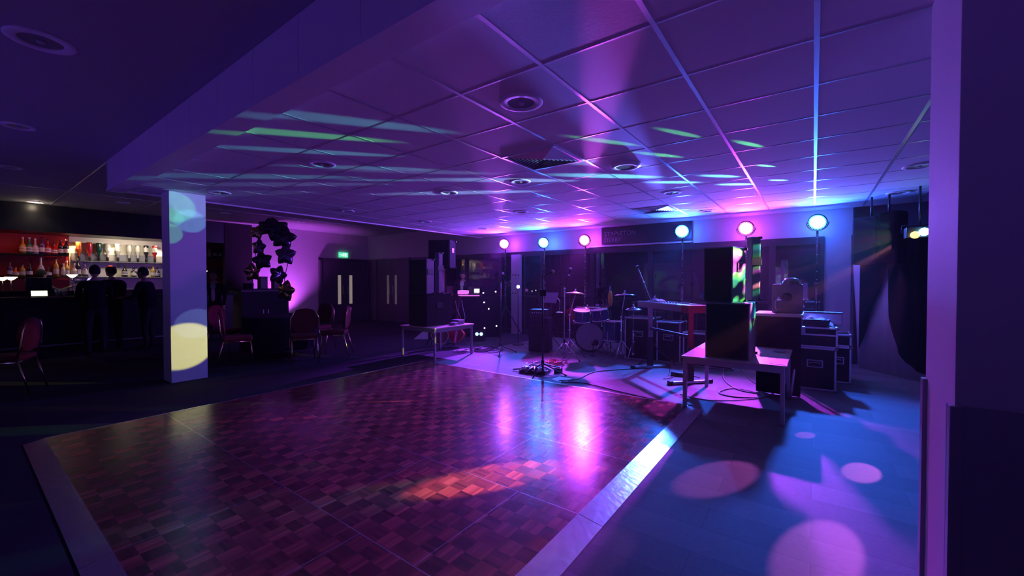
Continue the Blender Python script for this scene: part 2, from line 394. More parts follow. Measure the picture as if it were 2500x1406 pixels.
# sign on the bulkhead
t = thing('venue_sign', 'dark sign board lettered STAPLETON DERBY on the bulkhead above the glass', 'sign', (0, YB-.02, 0))
a = Y(1470, 570, YB-.02); b = Y(1690, 575, YB-.02)
g = MB(); g.box(a.x, b.x, -.03, 0, 2.24, ZC-.005, .004); g.build('sign_board', 'sign_panel', t)
B('sign_ledge', 'tee_bar', (Y(1440,600,YB).x, b.x, -.05, 0, 2.185, 2.215), t)
def text(s, size, m, parent, loc, rot, name='lettering'):
    cu = bpy.data.curves.new(name, 'FONT'); cu.body = s; cu.size = size; cu.extrude = .004; cu.space_character = 1.1
    tmp = bpy.data.objects.new(name, cu); C.objects.link(tmp); dg = bpy.context.evaluated_depsgraph_get()
    me = bpy.data.meshes.new_from_object(tmp.evaluated_get(dg)); bpy.data.objects.remove(tmp)
    me.materials.clear(); me.materials.append(M[m]); o = bpy.data.objects.new(name, me); C.objects.link(o)
    o.parent = parent; o.location = loc; o.rotation_euler = rot; return o
q = Y(1476, 570, YB-.05)
text('STAPLETON', .125, 'sign_text', t, (q.x, -.036, q.z-.06), (PI/2,0,0))
text('DERBY', .125, 'sign_text', t, (q.x, -.036, q.z-.2), (PI/2,0,0))
# ------------------------------------------------------------------ ceiling fittings
def downlight(px, py, zc, r, label, lit=0, tilt=0):
    p = Z(px, py, zc)
    t = thing('ceiling_downlight', label, 'ceiling light', (p.x, p.y, zc), 0, 'recessed ceiling downlights')
    MB().lathe([(r*.62,-.001),(r*.64,-.009),(r*.92,-.01),(r,-.004),(r,0)], 28).build('rim', 'fascia', t)
    MB().lathe([(0,-.004),(r*.3,-.0035),(r*.62,-.002)], 24).build('reflector', 'bowl_dark', t)
    MB().ell((0,0,-.008), (r*.13, r*.13, .012)).build('lamp', 'lens_white' if lit else 'lamp_glass', t)
    return t
for a in [(100,100,ZU,.17,'largest recessed downlight at the top left corner, in the dark ceiling'),
    (45,308,ZU,.13,'small recessed downlight far left, below the big corner one'),
    (25,408,ZU,.12,'faint recessed downlight above the red bar shelves'),
    (1272,250,ZC,.15,'wide round recessed downlight in the middle of the purple ceiling'),
    (785,400,ZC,.14,'recessed downlight among the green light streaks above the pillar side'),
    (535,470,ZC,.14,'recessed downlight just right of the pillar head'),
    (1270,443,ZC,.13,'recessed downlight just beneath the four-way air vent'),
    (1272,517,ZC,.13,'recessed downlight with a bright glint above the leftmost stage lamp'),
    (1725,515,ZC,.14,'recessed downlight between the two right-hand stage lamps at the bulkhead'),
    (1640,470,ZC,.13,'recessed downlight with cyan glint in the blue streaks'),
    (2245,405,ZC,.14,'recessed downlight partly hidden by the near jamb'),
    (2195,470,ZC,.14,'recessed downlight with glint above the black curtain'),
    (848,515,ZC,.12,'recessed downlight above the first pair of double doors'),
    (1040,541,ZC,.12,'recessed downlight above the left speaker tower'),
    (1180,558,ZC,.12,'recessed downlight close to the pale bulkhead beside the pink lamp'),
    (1095,470,ZC,.13,'recessed downlight in the dim ceiling left of the haze beam'),
    (550,520,ZU,.11,'recessed downlight above the black wall right of the pillar'),
    (735,541,ZU,.11,'recessed downlight above the glowing pink wall'),
    (300,494,ZU,.11,'unlit recessed downlight in the raised ceiling just left of the pillar')]:
    downlight(a[0], a[1], a[2], a[3], a[4])
downlight(86, 493, ZU, .13, 'lit warm white downlight over the bar front', 1)
t = thing('ceiling_speaker', 'round raised ceiling speaker right of the four-way air vent', 'ceiling speaker', Z(1527,402,ZC))
MB().lathe([(.095,-.002),(.1,-.03),(.13,-.032),(.155,-.02),(.16,0)], 32).build('rim', 'fascia', t); MB().lathe([(0,-.022),(.1,-.024)], 24).build('speaker_grille', 'bowl_dark', t)
def vent(cx, cy, label):
    t = thing('air_vent', label, 'air vent', (cx, cy, ZC), 0, 'square ceiling air vents')
    g = MB(); g.box(-.305,.305,-.295,-.27,-.012,0).box(-.305,.305,.27,.295,-.012,0).box(-.305,-.28,-.27,.27,-.012,0).box(.28,.305,-.27,.27,-.012,0); g.build('vent_frame', 'tee_bar', t)
    B('duct', 'wall_grey', (-.28,.28,-.27,.27,-.002,-.0005), t)
    g = MB()
    for k in range(8):
        s = .27-.033*k; h = -.004-.002
        for a in range(4):
            r = Matrix.Rotation(a*PI/2, 3, 'Z'); pts = [r @ Vector(v) for v in ((-s,-s,-.001),(s,-s,-.001),(s-.022,-s+.022,-.016),(-s+.022,-s+.022,-.016))]
            g.prism(pts, (0,0,.0015))
    g.build('louvre', 'tee_bar', t)
vent(-2.212, 3.535, 'square four-way louvred air vent in the middle of the ceiling')
vent(-2.212, 7.195, 'square louvred air vent near the bulkhead sign, farther of two')
# ------------------------------------------------------------------ dance floor
DZ = .025
t = thing('dance_floor', 'glossy parquet portable dance floor with metal edge ramps', 'dance floor')
B('parquet_deck', 'parquet', (-5.4, -1.11, .47, 4.79, .002, DZ), t)
for k in range(5):
    y0 = .43+.872*k; g = MB(); g.prism([(-1.11,y0+.002,.0),(-.955,y0+.002,.0),(-.955,y0+.002,.004),(-1.11,y0+.002,DZ+.001)], (0,.868,0)); g.build('edge_ramp', 'ramp_metal', t)
    if k < 5: g = MB(); x0 = -1.11-.872*(k+1); x0 = max(x0, -5.42); g.prism([(x0+.002,.47,0),(x0+.002,.345,0),(x0+.002,.345,.004),(x0+.002,.47,DZ+.001)], ((-1.11-.872*k)-x0-.004,0,0)); g.build('edge_ramp', 'ramp_metal', t)
g = MB(); g.prism([(-1.11,.47,0),(-1.11,.345,0),(-.955,.345,0),(-.955,.43,0)], (0,0,.006)); g.build('corner_ramp', 'ramp_metal', t)
g = MB(); g.box(-5.42,-5.4,.47,4.81,0,DZ+.002).box(-5.4,-1.11,4.79,4.81,0,DZ+.002); g.build('edge_strip', 'aluminium', t)
# ------------------------------------------------------------------ tables
def side_table(name, x0, x1, y0, y1, z, label):
    t = thing(name, label, 'table', ((x0+x1)/2, (y0+y1)/2, 0)); a, b = (x1-x0)/2, (y1-y0)/2
    B('tabletop', 'wood_table', (-a, a, -b, b, z-.022, z), t, .004)
    g = MB(); g.box(-a+.02,a-.02,-b+.02,-b+.045,z-.08,z-.022).box(-a+.02,a-.02,b-.045,b-.02,z-.08,z-.022).box(-a+.02,-a+.045,-b+.045,b-.045,z-.08,z-.022).box(a-.045,a-.02,-b+.045,b-.045,z-.08,z-.022); g.build('apron', 'table_metal', t)
    for sx in (-1,1):
        for sy in (-1,1):
            MB().box(sx*(a-.035)-.02, sx*(a-.035)+.02, sy*(b-.035)-.02, sy*(b-.035)+.02, 0, z-.022, .006).build('leg', 'table_metal', t)
    return t
side_table('side_table', -1.17, -.2, 4.74, 5.95, .58, 'low pale table under the right speaker stack at the dance floor edge')
side_table('side_table', -6.2, -5.27, 4.93, 5.95, .58, 'low pale table under the left speaker stack, yellow light on its leg')
# ------------------------------------------------------------------ loudspeakers
def cabinet(name, x0, x1, y0, y1, z0, z1, label, side='speaker_side', horn=True, rz=0):
    t = thing(name, label, 'loudspeaker', ((x0+x1)/2, (y0+y1)/2, z0), rz); a, b, h = (x1-x0)/2, (y1-y0)/2, z1-z0
    B('cabinet', side, (-a, a, -b, b, 0, h), t, .012)
    if horn: B('front_grille', 'grille', (-a+.015, a-.015, -b-.014, -b-.001, .015, h-.015), t, .004)
    g = MB(); g.box(a-.001, a+.008, -.07, .07, h*.55, h*.55+.1, .003); g.build('handle', 'black_plastic', t)
    g = MB()
    for sx in (-1,1):
        for zz in (.012, h-.012): g.box(sx*a-.02, sx*a+.02, b-.03, b+.004, zz-.014, zz+.014, .003)
    g.build('corner_protector', 'black_plastic', t)
    return t
cabinet('bass_speaker', -.945, -.525, 4.83, 5.38, .58, 1.17, 'black bass speaker at the base of the right stack')
cabinet('loudspeaker', -.945, -.645, 4.87, 5.25, 1.17, 1.765, 'black top speaker on the right stack, green patterned light on its side', rz=-.2)
q = D(1839, 700, 4.98); cabinet('column_speaker', q.x-.045, q.x+.045, q.y-.06, q.y+.06, 1.17, 1.93, 'narrow upright column speaker behind the right stack top, lit green and pink', 'speaker_side', False, -.75)
cabinet('bass_speaker', -6.05, -5.57, 5.02, 5.65, .58, 1.17, 'black bass speaker at the base of the left stack', 'black_paint')
cabinet('loudspeaker', -6.03, -5.57, 5.02, 5.2, 1.17, 1.8, 'black top speaker on the left stack, lavender lit side', 'speaker_side')
cabinet('column_speaker', -5.68, -5.575, 5.32, 5.42, 1.17, 1.93, 'narrow pale column speaker behind the left stack top', 'speaker_side', False)
# speaker on a pole behind the left stack
p = D(1080, 700, 9.0)
t = cabinet('tilted_speaker', p.x-.24, p.x+.24, p.y-.2, p.y+.2, 1.68, 2.28, 'black loudspeaker raised on a pole behind the left stack', 'black_paint', rz=.45)
t = thing('speaker_stand', 'black tripod stand carrying the raised speaker behind the left stack', 'speaker stand', (p.x, p.y, 0))
T('pole', 'black_plastic', [(0,0,.1),(0,0,1.68)], .018, t)
for k in range(3):
    a = k*2*PI/3; T('leg', 'black_plastic', [(0,0,.65),(.36*math.cos(a),.36*math.sin(a),.012)], .012, t)
# ------------------------------------------------------------------ stage lamps on stands
YL, ZL = 8.5, 2.37
LAMPS = []
for i, (px, py, col, word) in enumerate([(1231,595,'pink','leftmost pink stage lamp on its stand'), (1327,592,'blue','blue stage lamp between the two left pink lamps'), (1427,586,'red','pink red stage lamp left of the sign'),
        (1665,564,'blue','blue stage lamp at the right end of the sign'), (1821,557,'red','pink red stage lamp above the right speaker stack'), (1996,542,'blue','rightmost blue stage lamp near the bulkhead end')]):
    q = Y(px, py, YL)
    s_ = thing('lamp_stand', 'black tall stand under the '+word.replace(' on its stand',''), 'lamp stand', (q.x, q.y+.05, 0), 0, 'tall stage lamp stands')
    T('pole', 'black_plastic', [(0,0,.25),(0,0,1.35)], .022, s_); T('pole_upper', 'black_plastic', [(0,0,1.3),(0,0,q.z-.14)], .016, s_)
    MB().lathe([(.0,1.3),(.034,1.3),(.034,1.38),(0,1.38)], 12).build('collar', 'black_plastic', s_)
    g = MB()
    for k in range(9): g.ell((.0,-.028,1.0+.14*k) if k > 2 else (.0,-.03,.9+.14*k), .009, 8, 6)
    g.build('locking_pin', 'steel', s_)
    for k in range(3):
        a = k*2*PI/3+.5; T('leg', 'black_plastic', [(0,0,.75),(.42*math.cos(a),.42*math.sin(a),.015)], .012, s_)
    t = thing('stage_lamp', word, 'stage lamp', (q.x, q.y, q.z), 0, 'round coloured stage lamps')
    aim = (Vector((-3.2 if i < 3 else -1.2, 2.0, 0))-q).normalized(); rot = aim.to_track_quat('Z', 'Y').to_matrix()
    r = .125
    MB().lathe([(0,-.16),(.07,-.15),(.115,-.07),(.135,-.01),(.135,.02),(.125,.025),(.122,-.002),(0,-.002)], 28, mtx=rot).build('housing', 'black_plastic', t)
    g = MB()
    for k in range(18):
        a = 2*PI*(k+.5)/18; g.ell(rot @ Vector((.112*math.cos(a), .112*math.sin(a), .01)), .018, 8, 5)
    g.build('led_ring', 'rim_'+col, t)
    g = MB(); g.lathe([(0,.003),(.105,.003)], 28, mtx=rot)
    for ring, n in ((.0,1),(.042,6),(.08,12)):
        for k in range(n):
            a = 2*PI*k/n; g.ell(rot @ Vector((ring*math.cos(a), ring*math.sin(a), .008)), .017, 8, 5)
    g.build('lens', 'par_'+col, t)
    yk = []
    for k in range(13):
        a = PI*k/12; yk.append((.15*math.cos(a), .0, -.15*math.sin(a)*.95))
    MB().tube(yk, .008, 6).build('yoke', 'black_plastic', t)
    LAMPS.append((q, aim, col))
# ------------------------------------------------------------------ effect light on the right
FX = D(2250, 566, 5.25)
t = thing('party_light', 'small party effect light with blue and yellow lenses beside the jamb', 'party light', FX)
MB().box(-.14,.16,.02,.22,-.07,.07,.01).build('housing', 'black_plastic', t)
rr = (CAM-FX).normalized()
for dx, dz, m, r_, nm in ((-.075,-.035,'lens_yellow',.045,'yellow lens'), (.03,.0,'lens_cyan',.05,'blue lens')):
    o = MB().lathe([(r_,0),(r_,.05),(r_*.7,.062),(0,.066)], 20, o=(dx*.8,-.0,dz), mtx=(rr.to_track_quat('Z','Y').to_matrix())).build('lens', m, t); o['label'] = nm
MB().tube([(-.17,.12,0),(-.17,.12,.1),(.19,.12,.1),(.19,.12,0)], .01, 6).build('bracket', 'black_plastic', t)
MB().tube([(0,.12,.1),(0,.12,ZC-FX.z)], .012, 6).build('hanging_rod', 'black_plastic', t)
# ------------------------------------------------------------------ curtains in the right recess
def sheet(name, label, cat, m, poly, solid=.006, amp=.015, base=None):
    """poly: outline in (px,py); hung on the diagonal line from A to Bp"""
    A, Bp = Vector((.50, 8.82, 0)), Vector((1.75, 7.28, 0)); u = (Bp-A).normalized(); n = Vector((u.y, -u.x, 0)); n = n if n.dot(-A) > 0 else -n
    off = n*(base or 0)
    def hit(px, py):
        r = ray(px, py); nn = n; tt = (A+off-CAM).dot(nn)/r.dot(nn); p = CAM+r*tt; return (p-A).dot(u), p.z
    pts = [hit(*q) for q in poly]; bm = bmesh.new()
    from mathutils.geometry import tessellate_polygon
    v = [bm.verts.new((a, b, 0)) for a, b in pts]; bm.faces.new(v)
    for lo, hi, ax in ((min(p[0] for p in pts), max(p[0] for p in pts), 0),):
        k = lo+.04
        while k < hi:
            bmesh.ops.bisect_plane(bm, geom=bm.verts[:]+bm.edges[:]+bm.faces[:], plane_co=(k,0,0), plane_no=(1,0,0)); k += .04
    for vv in bm.verts:
        s, z = vv.co.x, vv.co.y; q = A+off+u*s+n*(amp*math.sin(s*34+math.sin(s*9)*1.3)); vv.co = Vector((q.x, q.y, max(z, .004)))
    for f in bm.faces: f.smooth = True
    me = bpy.data.meshes.new(name); bm.to_mesh(me); bm.free(); me.materials.append(M[m]); o = bpy.data.objects.new(name, me); C.objects.link(o)
    md = o.modifiers.new('thick', 'SOLIDIFY'); md.thickness = solid; tag(o, label, cat); return o
sheet('pale_curtain', 'pale cloth sheet hanging behind the black drapes in the right recess', 'curtain', 'white_cloth',
      [(2082,610),(2300,600),(2300,960),(2262,936),(2165,911),(2096,897)], amp=.006)
sheet('black_curtain', 'black drape with straight slanted edge left of the pale cloth triangle', 'curtain', 'black_cloth',
      [(2103,560),(2172,560),(2166,648),(2098,852)], base=.05)
curve = [(2167,648),(2167,720),(2172,775),(2181,825),(2193,860),(2212,886),(2236,905),(2262,917),(2300,930)]
sheet('black_curtain', 'wide black drape with curved lower edge beside the near jamb', 'curtain', 'black_cloth',
      [(2300,560),(2200,575),(2167,590)]+curve, base=.09)
p = D(2146, 590, 5.95)
t = thing('covered_speaker', 'dark rounded loudspeaker raised above the black drapes in the right recess', 'loudspeaker', (p.x, p.y, 1.64), -.89+.25)
g = MB(); g.box(-.3,.02,-.1,.1,0,.7,.03); g.build('cabinet', 'navy_cloth', t); g = MB(); g.box(.02,.3,-.11,.11,.0,.74,.05); g.build('cover', 'black_cloth', t)
T('hanging_rod', 'black_plastic', [(-.1,0,.69),(-.1,0,ZC-1.64)], .014, t); T('hanging_rod', 'black_plastic', [(.12,0,.73),(.12,0,ZC-1.64)], .014, t)
# ------------------------------------------------------------------ stage piano
L0, R0 = Vector((-2.13, 6.66, 0)), Vector((-1.33, 5.93, 0))
u = (R0-L0).normalized(); ang = math.atan2(u.y, u.x); mid = (L0+R0)/2
t = thing('stage_piano', 'long stage piano with red end block facing the drums', 'keyboard', (mid.x, mid.y, .98), ang)
hl = (R0-L0).length/2+.14
B('body', 'piano_silver', (-hl, hl-.16, -.14, .14, 0, .095), t, .006)
B('end_block', 'piano_red', (hl-.16, hl, -.15, .15, -.005, .098), t, .008)
B('key_bed', 'key_white', (-hl+.05, hl-.2, .02, .135, .095, .105), t, .002)
g = MB()
for k in range(36):
    if k % 7 in (2, 6): continue
    x = -hl+.075+k*.028; g.box(x, x+.012, .02, .08, .105, .115)
g.build('black_keys', 'key_black', t)
g = MB(); g.box(-hl+.1, hl-.3, -.12, -.02, .095, .1)
for k in range(12): g.lathe([(0,.118),(.009,.118),(.011,.1)], 10, o=(-hl+.2+k*.07, -.07, 0))
g.build('control_panel', 'black_plastic', t)
t = thing('piano_stand', 'two-column black and silver stand under the stage piano', 'keyboard stand', (mid.x, mid.y, 0), ang)
for s in (-1, 1):
    B('column', 'steel' if s < 0 else 'piano_red', (s*.52-.016, s*.52+.016, -.035, .035, .42, .975), t, .005)
    B('column', 'black_plastic', (s*.52-.021, s*.52+.021, -.045, .045, .02, .5), t, .005)
    f = B('foot', 'steel', (s*.52-.03, s*.52+.03, -.3, .3, .005, .045), t, .008)
    [MB().box(s*.52-.036, s*.52+.036, e_*.3-.03, e_*.3+.03, 0, .055, .01).build('end_cap', 'black_plastic', f) for e_ in (-1, 1)]
B('cross_bar', 'black_plastic', (-.5, .5, -.015, .015, .62, .66), t)
t = thing('folded_cloth', 'pale crumpled cloth lying on top of the stage piano', 'cloth', (mid.x-.32*u.x, mid.y-.32*u.y, 1.085), ang)
def lump(w_, d_, h_, seed):
    rn = random.Random(seed); ph = [rn.random()*6 for _ in range(6)]
    def f(a, b):
        x, y = a*2-1, b*2-1; e = max(0, 1-abs(x)**3)*max(0, 1-abs(y)**3)
        return Vector((x*w_, y*d_, e*h_*(.65+.35*math.sin(x*5+ph[0])*math.sin(y*4+ph[1]))+.002))
    return MB().grid(f, 16, 10)
lump(.16, .07, .045, 3).build('cloth', 'white_cloth', t, solid=.004)
# ------------------------------------------------------------------ microphone stands
def mic(parent, a, b, m='chrome'):
    a, b = Vector(a), Vector(b); d = (b-a).normalized()
    mm = d.to_track_quat('Z','Y').to_matrix(); L = (b-a).length
    o = MB().lathe([(0,0),(.011,0),(.016,L*.7),(.018,L*.72)], 12, o=a, mtx=mm).build('microphone_body', 'black_plastic', parent)
    MB().lathe([(.018,L*.72),(.026,L*.8),(.026,L*.9),(.018,L*.98),(0,L)], 14, o=a, mtx=mm).build('microphone_head', m, parent)
def tripod(t, h, r=.34, m='black_plastic', hub=.3, rad=.010, rot=0):
    T('pole', m, [(0,0,.05),(0,0,h)], rad, t)
    MB().lathe([(0,hub-.05),(.022,hub-.05),(.026,hub),(.014,hub+.03),(0,hub+.03)], 12).build('collar', 'black_plastic', t)
    for k in range(3):
        a = k*2*PI/3+rot; lg = T('leg', m, [(0,0,hub-.03),(r*math.cos(a), r*math.sin(a), .014)], .009, t)
        MB().ell((r*math.cos(a), r*math.sin(a), .014), (.02,.02,.013), 10, 6).build('rubber_foot', 'black_plastic', lg)
q = Z(1325, 918); t = thing('microphone_stand', 'tall black vocal microphone stand at the dance floor edge', 'microphone stand', (q.x, q.y, 0), .6)
tripod(t, 1.5, hub=.22, rad=.015); T('boom', 'black_plastic', [(-.02,0,1.42),(.08,.02,1.5)], .009, t); mic(t, (.05,.01,1.49), (.17,.04,1.55), 'gold_frame')
MB().box(-.05,.05,-.04,.04,1.18,1.28,.01).build('clamp', 'black_plastic', t)
q = Z(1222, 864); t = thing('microphone_stand', 'black microphone stand left of the drums, holding an upright microphone', 'microphone stand', (q.x, q.y, 0), 1.1)
tripod(t, 1.42, r=.33, hub=.2, rad=.012); T('boom', 'black_plastic', [(0,0,1.38),(.03,-.06,1.46)], .009, t); mic(t, (.02,-.04,1.44), (.0,-.12,1.56), 'chrome')
q = D(1600, 700, 7.0); t = thing('microphone_stand', 'boom microphone stand with raised slanted boom behind the stage piano', 'microphone stand', (q.x, q.y, 0), 0)
tripod(t, 1.15, hub=.3)
pts = [D(1590,735,7.0), D(1572,690,7.0), D(1555,648,7.0)]; lo = Vector((q.x, q.y, 0))
T('boom', 'steel', [Vector((0,0,1.15))]+[p-lo for p in pts], .008, t); MB().ell(pts[1]-lo, .02).build('clamp', 'chrome', t); mic(t, pts[1]*.2+pts[2]*.8-lo, pts[2]-lo)
q = D(1378, 760, 7.3); t = thing('microphone_stand', 'overhead boom microphone stand reaching over the pink lit cymbal', 'microphone stand', (q.x, q.y-.0, 0), 0)
tripod(t, 1.3, hub=.35, r=.3, m='steel')
lo = Vector((q.x, q.y, 0)); pts = [D(1378,705,7.3), D(1389,672,7.3), D(1394,653,7.3)]
T('boom', 'black_plastic', [p-lo for p in pts], .009, t)
MB().ell(pts[0]-lo, .022).build('clamp', 'chrome', t); MB().ell(pts[1]-lo, .02).build('clamp', 'chrome', t); mic(t, pts[1]-lo, pts[2]-lo, 'chrome')
# ------------------------------------------------------------------ drum kit (one thing per separate drum and stand)
q = Z(1434, 858); kick = Vector((q.x, q.y+.15, .305)); kd = math.atan2(-kick.x*.55, kick.y)  # turned a little to the singer
t = thing('bass_drum', 'large bass drum with pale front head and round port on the floor', 'drum', (kick.x, kick.y, 0), .33, 'drum kit')
R = .29
MB().lathe([(R-.012,-.2),(R-.005,-.2),(R-.005,.2),(R-.02,.2)], 40, o=(0,0,R+.015), axis='y').build('shell', 'drum_blue', t)
MB().lathe([(R-.022,-.19),(R-.022,.19)], 40, o=(0,0,R+.015), axis='y').build('added_reflector', 'paper', t)  # pale liner added to bounce light onto the translucent front head
MB().lathe([(0,-.203),(R-.02,-.203),(R-.012,-.2)], 40, o=(0,0,R+.015), axis='y').build('drum_head', 'drum_head', t)
g = MB()
for yy in (-.205, .195): g.lathe([(R-.02,yy-.012),(R+.008,yy-.012),(R+.008,yy+.014),(R-.02,yy+.014),(R-.02,yy-.012)], 40, o=(0,0,R+.015), axis='y')
g.build('hoop', 'black_plastic', t)
MB().lathe([(0,-.207),(.055,-.207),(.06,-.204)], 24, o=(.12,0,R-.1), axis='y').build('port_hole', 'wall_dark', t)
B('head_badge', 'case_lid', (-.04, .0, -.208, -.203, .1, .112), t)
g = MB()
for k in range(8):
    a = 2*PI*k/8+.2; g.tube([((R+.004)*math.cos(a),-.2,R+.015+(R+.004)*math.sin(a)),((R+.004)*math.cos(a),.2,R+.015+(R+.004)*math.sin(a))], .005, 6)
g.build('lug', 'chrome', t)
for s in (-1,1): T('spur', 'chrome', [(s*R*.85,-.05,R-.05),(s*(R+.14),-.22,.012)], .008, t)
q2 = Z(1449, 868); t = thing('microphone_stand', 'short stand with black kick microphone in front of the bass drum', 'microphone stand', (q2.x, q2.y-.02, 0))
T('pole', 'black_plastic', [(0,0,.02),(0,0,.2)], .008, t); MB().lathe([(0,0),(.06,0),(.06,.012),(0,.02)], 20).build('base', 'black_plastic', t)
MB().ell((0,.02,.225), (.042,.055,.045)).build('microphone_head', 'black_plastic', t)
def drum(label, pos, r, h, m, tilt=(0,0), mount=None, legs=0):
    t = thing('drum', label, 'drum', (pos.x, pos.y, 0), 0, 'drum kit')
    rot = Matrix.Rotation(tilt[0],3,'X') @ Matrix.Rotation(tilt[1],3,'Y'); o = Vector((0,0,pos.z))
    MB().lathe([(r,-h/2),(r,h/2)], 28, o=o, mtx=rot).build('shell', m, t)
    MB().lathe([(0,h/2+.004),(r,h/2+.002)], 28, o=o, mtx=rot).build('drum_head', 'drum_head', t)
    g = MB()
    for s in (-1,1): g.lathe([(r-.004,s*h/2-.01),(r+.01,s*h/2-.01),(r+.01,s*h/2+.012),(r-.004,s*h/2+.012)], 28, o=o, mtx=rot)
    for k in range(6):
        a = 2*PI*k/6; g.tube([o+rot@Vector(((r+.008)*math.cos(a),(r+.008)*math.sin(a),-h/2)), o+rot@Vector(((r+.008)*math.cos(a),(r+.008)*math.sin(a),h/2))], .004, 6)
    g.build('chrome_hardware', 'chrome', t)
    if legs == 3:
        for k in range(3):
            a = 2*PI*k/3+.4; T('leg', 'chrome', [((r+.01)*math.cos(a),(r+.01)*math.sin(a),pos.z),((r+.02)*math.cos(a),(r+.02)*math.sin(a),.01)], .007, t)
    elif legs:
        T('pole', 'chrome', [(0,0,.1),(0,0,pos.z-h/2)], .012, t)
        for k in range(3):
            a = 2*PI*k/3; T('leg', 'chrome', [(0,0,.3),(.28*math.cos(a),.28*math.sin(a),.01)], .008, t)
    if mount: T('mount_arm', 'chrome', [o+Vector((0,.05,-h/2)), mount-Vector((pos.x,pos.y,0))], .01, t)
    return t
drum('blue shelled tom drum mounted above left of the bass drum', D(1421,771,7.55), .15, .2, 'drum_blue', (.15,.1), D(1400,790,7.6))
drum('second tom drum mounted above the right of the bass drum', D(1465,768,7.75), .16, .2, 'drum_blue', (.15,-.1), kick+Vector((0,0,.2)))
drum('floor tom standing on three legs right of the bass drum', Vector((D(1497,800,7.9).x, D(1497,800,7.9).y, .45)), .2, .36, 'drum_blue', legs=3)
drum('snare drum on a stand behind the bass drum', D(1448,758,8.25), .17, .13, 'steel', legs=1)
def cymbal(label, pos, r, tilt, legs=True, base=None, two=False, m='cymbal'):
    t = thing('cymbal_stand', label, 'cymbal', (pos.x, pos.y, 0), 0, 'drum kit')
    rot = Matrix.Rotation(tilt[0],3,'X') @ Matrix.Rotation(tilt[1],3,'Y')
    prof = [(0,.026),(r*.14,.024),(r*.2,.01),(r*.6,.0),(r,-.022),(r,-.024),(r*.6,-.003),(0,.0)]
    MB().lathe(prof, 36, o=(0,0,pos.z), mtx=rot).build('cymbal', m, t)
    if two: MB().lathe([(a, -b) for a, b in prof], 36, o=(0,0,pos.z-.05)).build('cymbal', m, t)
    bx, by = (base.x-pos.x, base.y-pos.y) if base else (0,0)
    T('upper_rod', 'chrome', [(0,0,pos.z+.05),(0,0,pos.z-.05),(bx*.5,by*.5,pos.z-.2),(bx,by,pos.z-.42)], .008, t)
    MB().ell((0,0,pos.z+.05), .016).build('wing_nut', 'chrome', t)
    T('pole', 'chrome', [(bx,by,pos.z-.4),(bx,by,.08)], .013, t)
    [MB().ell((bx,by,zz), .026).build('clamp', 'chrome', t) for zz in (pos.z-.42, .5, .09)]
    for k in range(3):
        a = 2*PI*k/3+.5; T('leg', 'chrome', [(bx,by,.34),(bx+.27*math.cos(a),by+.27*math.sin(a),.012)], .008, t)
    return t
cymbal('large crash cymbal catching bright pink light left of the drums', D(1405,714,7.5), .2, (-.06,.04), base=D(1391,800,7.5))
cymbal('small pink lit splash cymbal just above the tom drums', D(1434,752,7.9), .12, (-.1,.08), base=D(1470,800,8.1))
cymbal('large crash cymbal on a tall chrome stand right of the drums', D(1525,718,7.4), .195, (-.05,-.06), base=D(1517,800,7.4), m='chrome')
cymbal('pair of hi-hat cymbals beside the stage piano end', D(1547,752,7.35), .15, (0,0), base=D(1546,800,7.35), two=True, m='chrome')
t = thing('drum_stool', 'dark drum stool behind the bass drum', 'stool', (D(1485,790,8.6).x, D(1485,790,8.6).y, 0))
MB().lathe([(0,.5),(.14,.5),(.17,.47),(.16,.42),(0,.42)], 24).build('seat', 'black_cloth', t); tripod(t, .42, .25, 'chrome', .2)
# yellow-green banner strip behind the kit
q = D(1490, 750, 8.3)
t = thing('guitar', 'yellow green bodied guitar standing upright behind the drums', 'guitar', (q.x, q.y, .1), .2)
MB().ell((0,0,.95), (.05,.03,.17)).build('guitar_body', 'bottle_gold', t); T('neck', 'guitar_brown', [(0,0,.7),(0,0,1.2)], .018, t); T('stand_pole', 'black_plastic', [(0,.03,-.08),(0,.03,.85)], .012, t)
# ------------------------------------------------------------------ amplifiers left of the drums
q = D(1320, 800, 8.2); az = -.1
t = thing('amplifier', 'dark blue bass amplifier cabinet left of the drums', 'amplifier', (q.x, q.y, 0), .3)
B('cabinet', 'navy_cloth', (-.2,.2,-.18,.18,.02,.68), t, .012); B('front_grille', 'grille', (-.18,.18,-.19,-.18,.05,.56), t)
MB().box(-.12,.12,-.03,.03,.68,.7,.005).build('handle', 'black_plastic', t)
t = thing('small_amplifier', 'small amplifier head resting on the dark blue amplifier cabinet', 'amplifier', (q.x-.02, q.y, .702), .3)
B('casing', 'black_plastic', (-.17,.17,-.12,.12,0,.14), t, .01); g = MB()
for k in range(6): g.lathe([(0,-.135),(.011,-.135),(.012,-.12)], 10, o=(-.12+.045*k,0,.07), axis='y')
g.build('knob', 'chrome', t)
q = D(1345, 740, 8.6)
t = thing('lectern_stand', 'black stand with small pale music tray behind the amplifier', 'music stand', (q.x, q.y, 0), .1)
tripod(t, .95, .25); MB().box(-.14,.14,-.01,.01,-.12,.12,rot=Matrix.Rotation(-.5,3,'X'),piv=(0,0,0)).build('tray', 'piano_silver', t).location = (0,0,1.05)
T('curved_arm', 'chrome', smooth_path([(0,0,.95),(.12,0,1.04),(.2,0,.98),(.2,0,.8)], 5), .011, t)
MB().lathe([(0,.78),(.08,.76),(.09,.75),(0,.75)], 20, o=(.2,0,0)).build('shade', 'chrome', t)
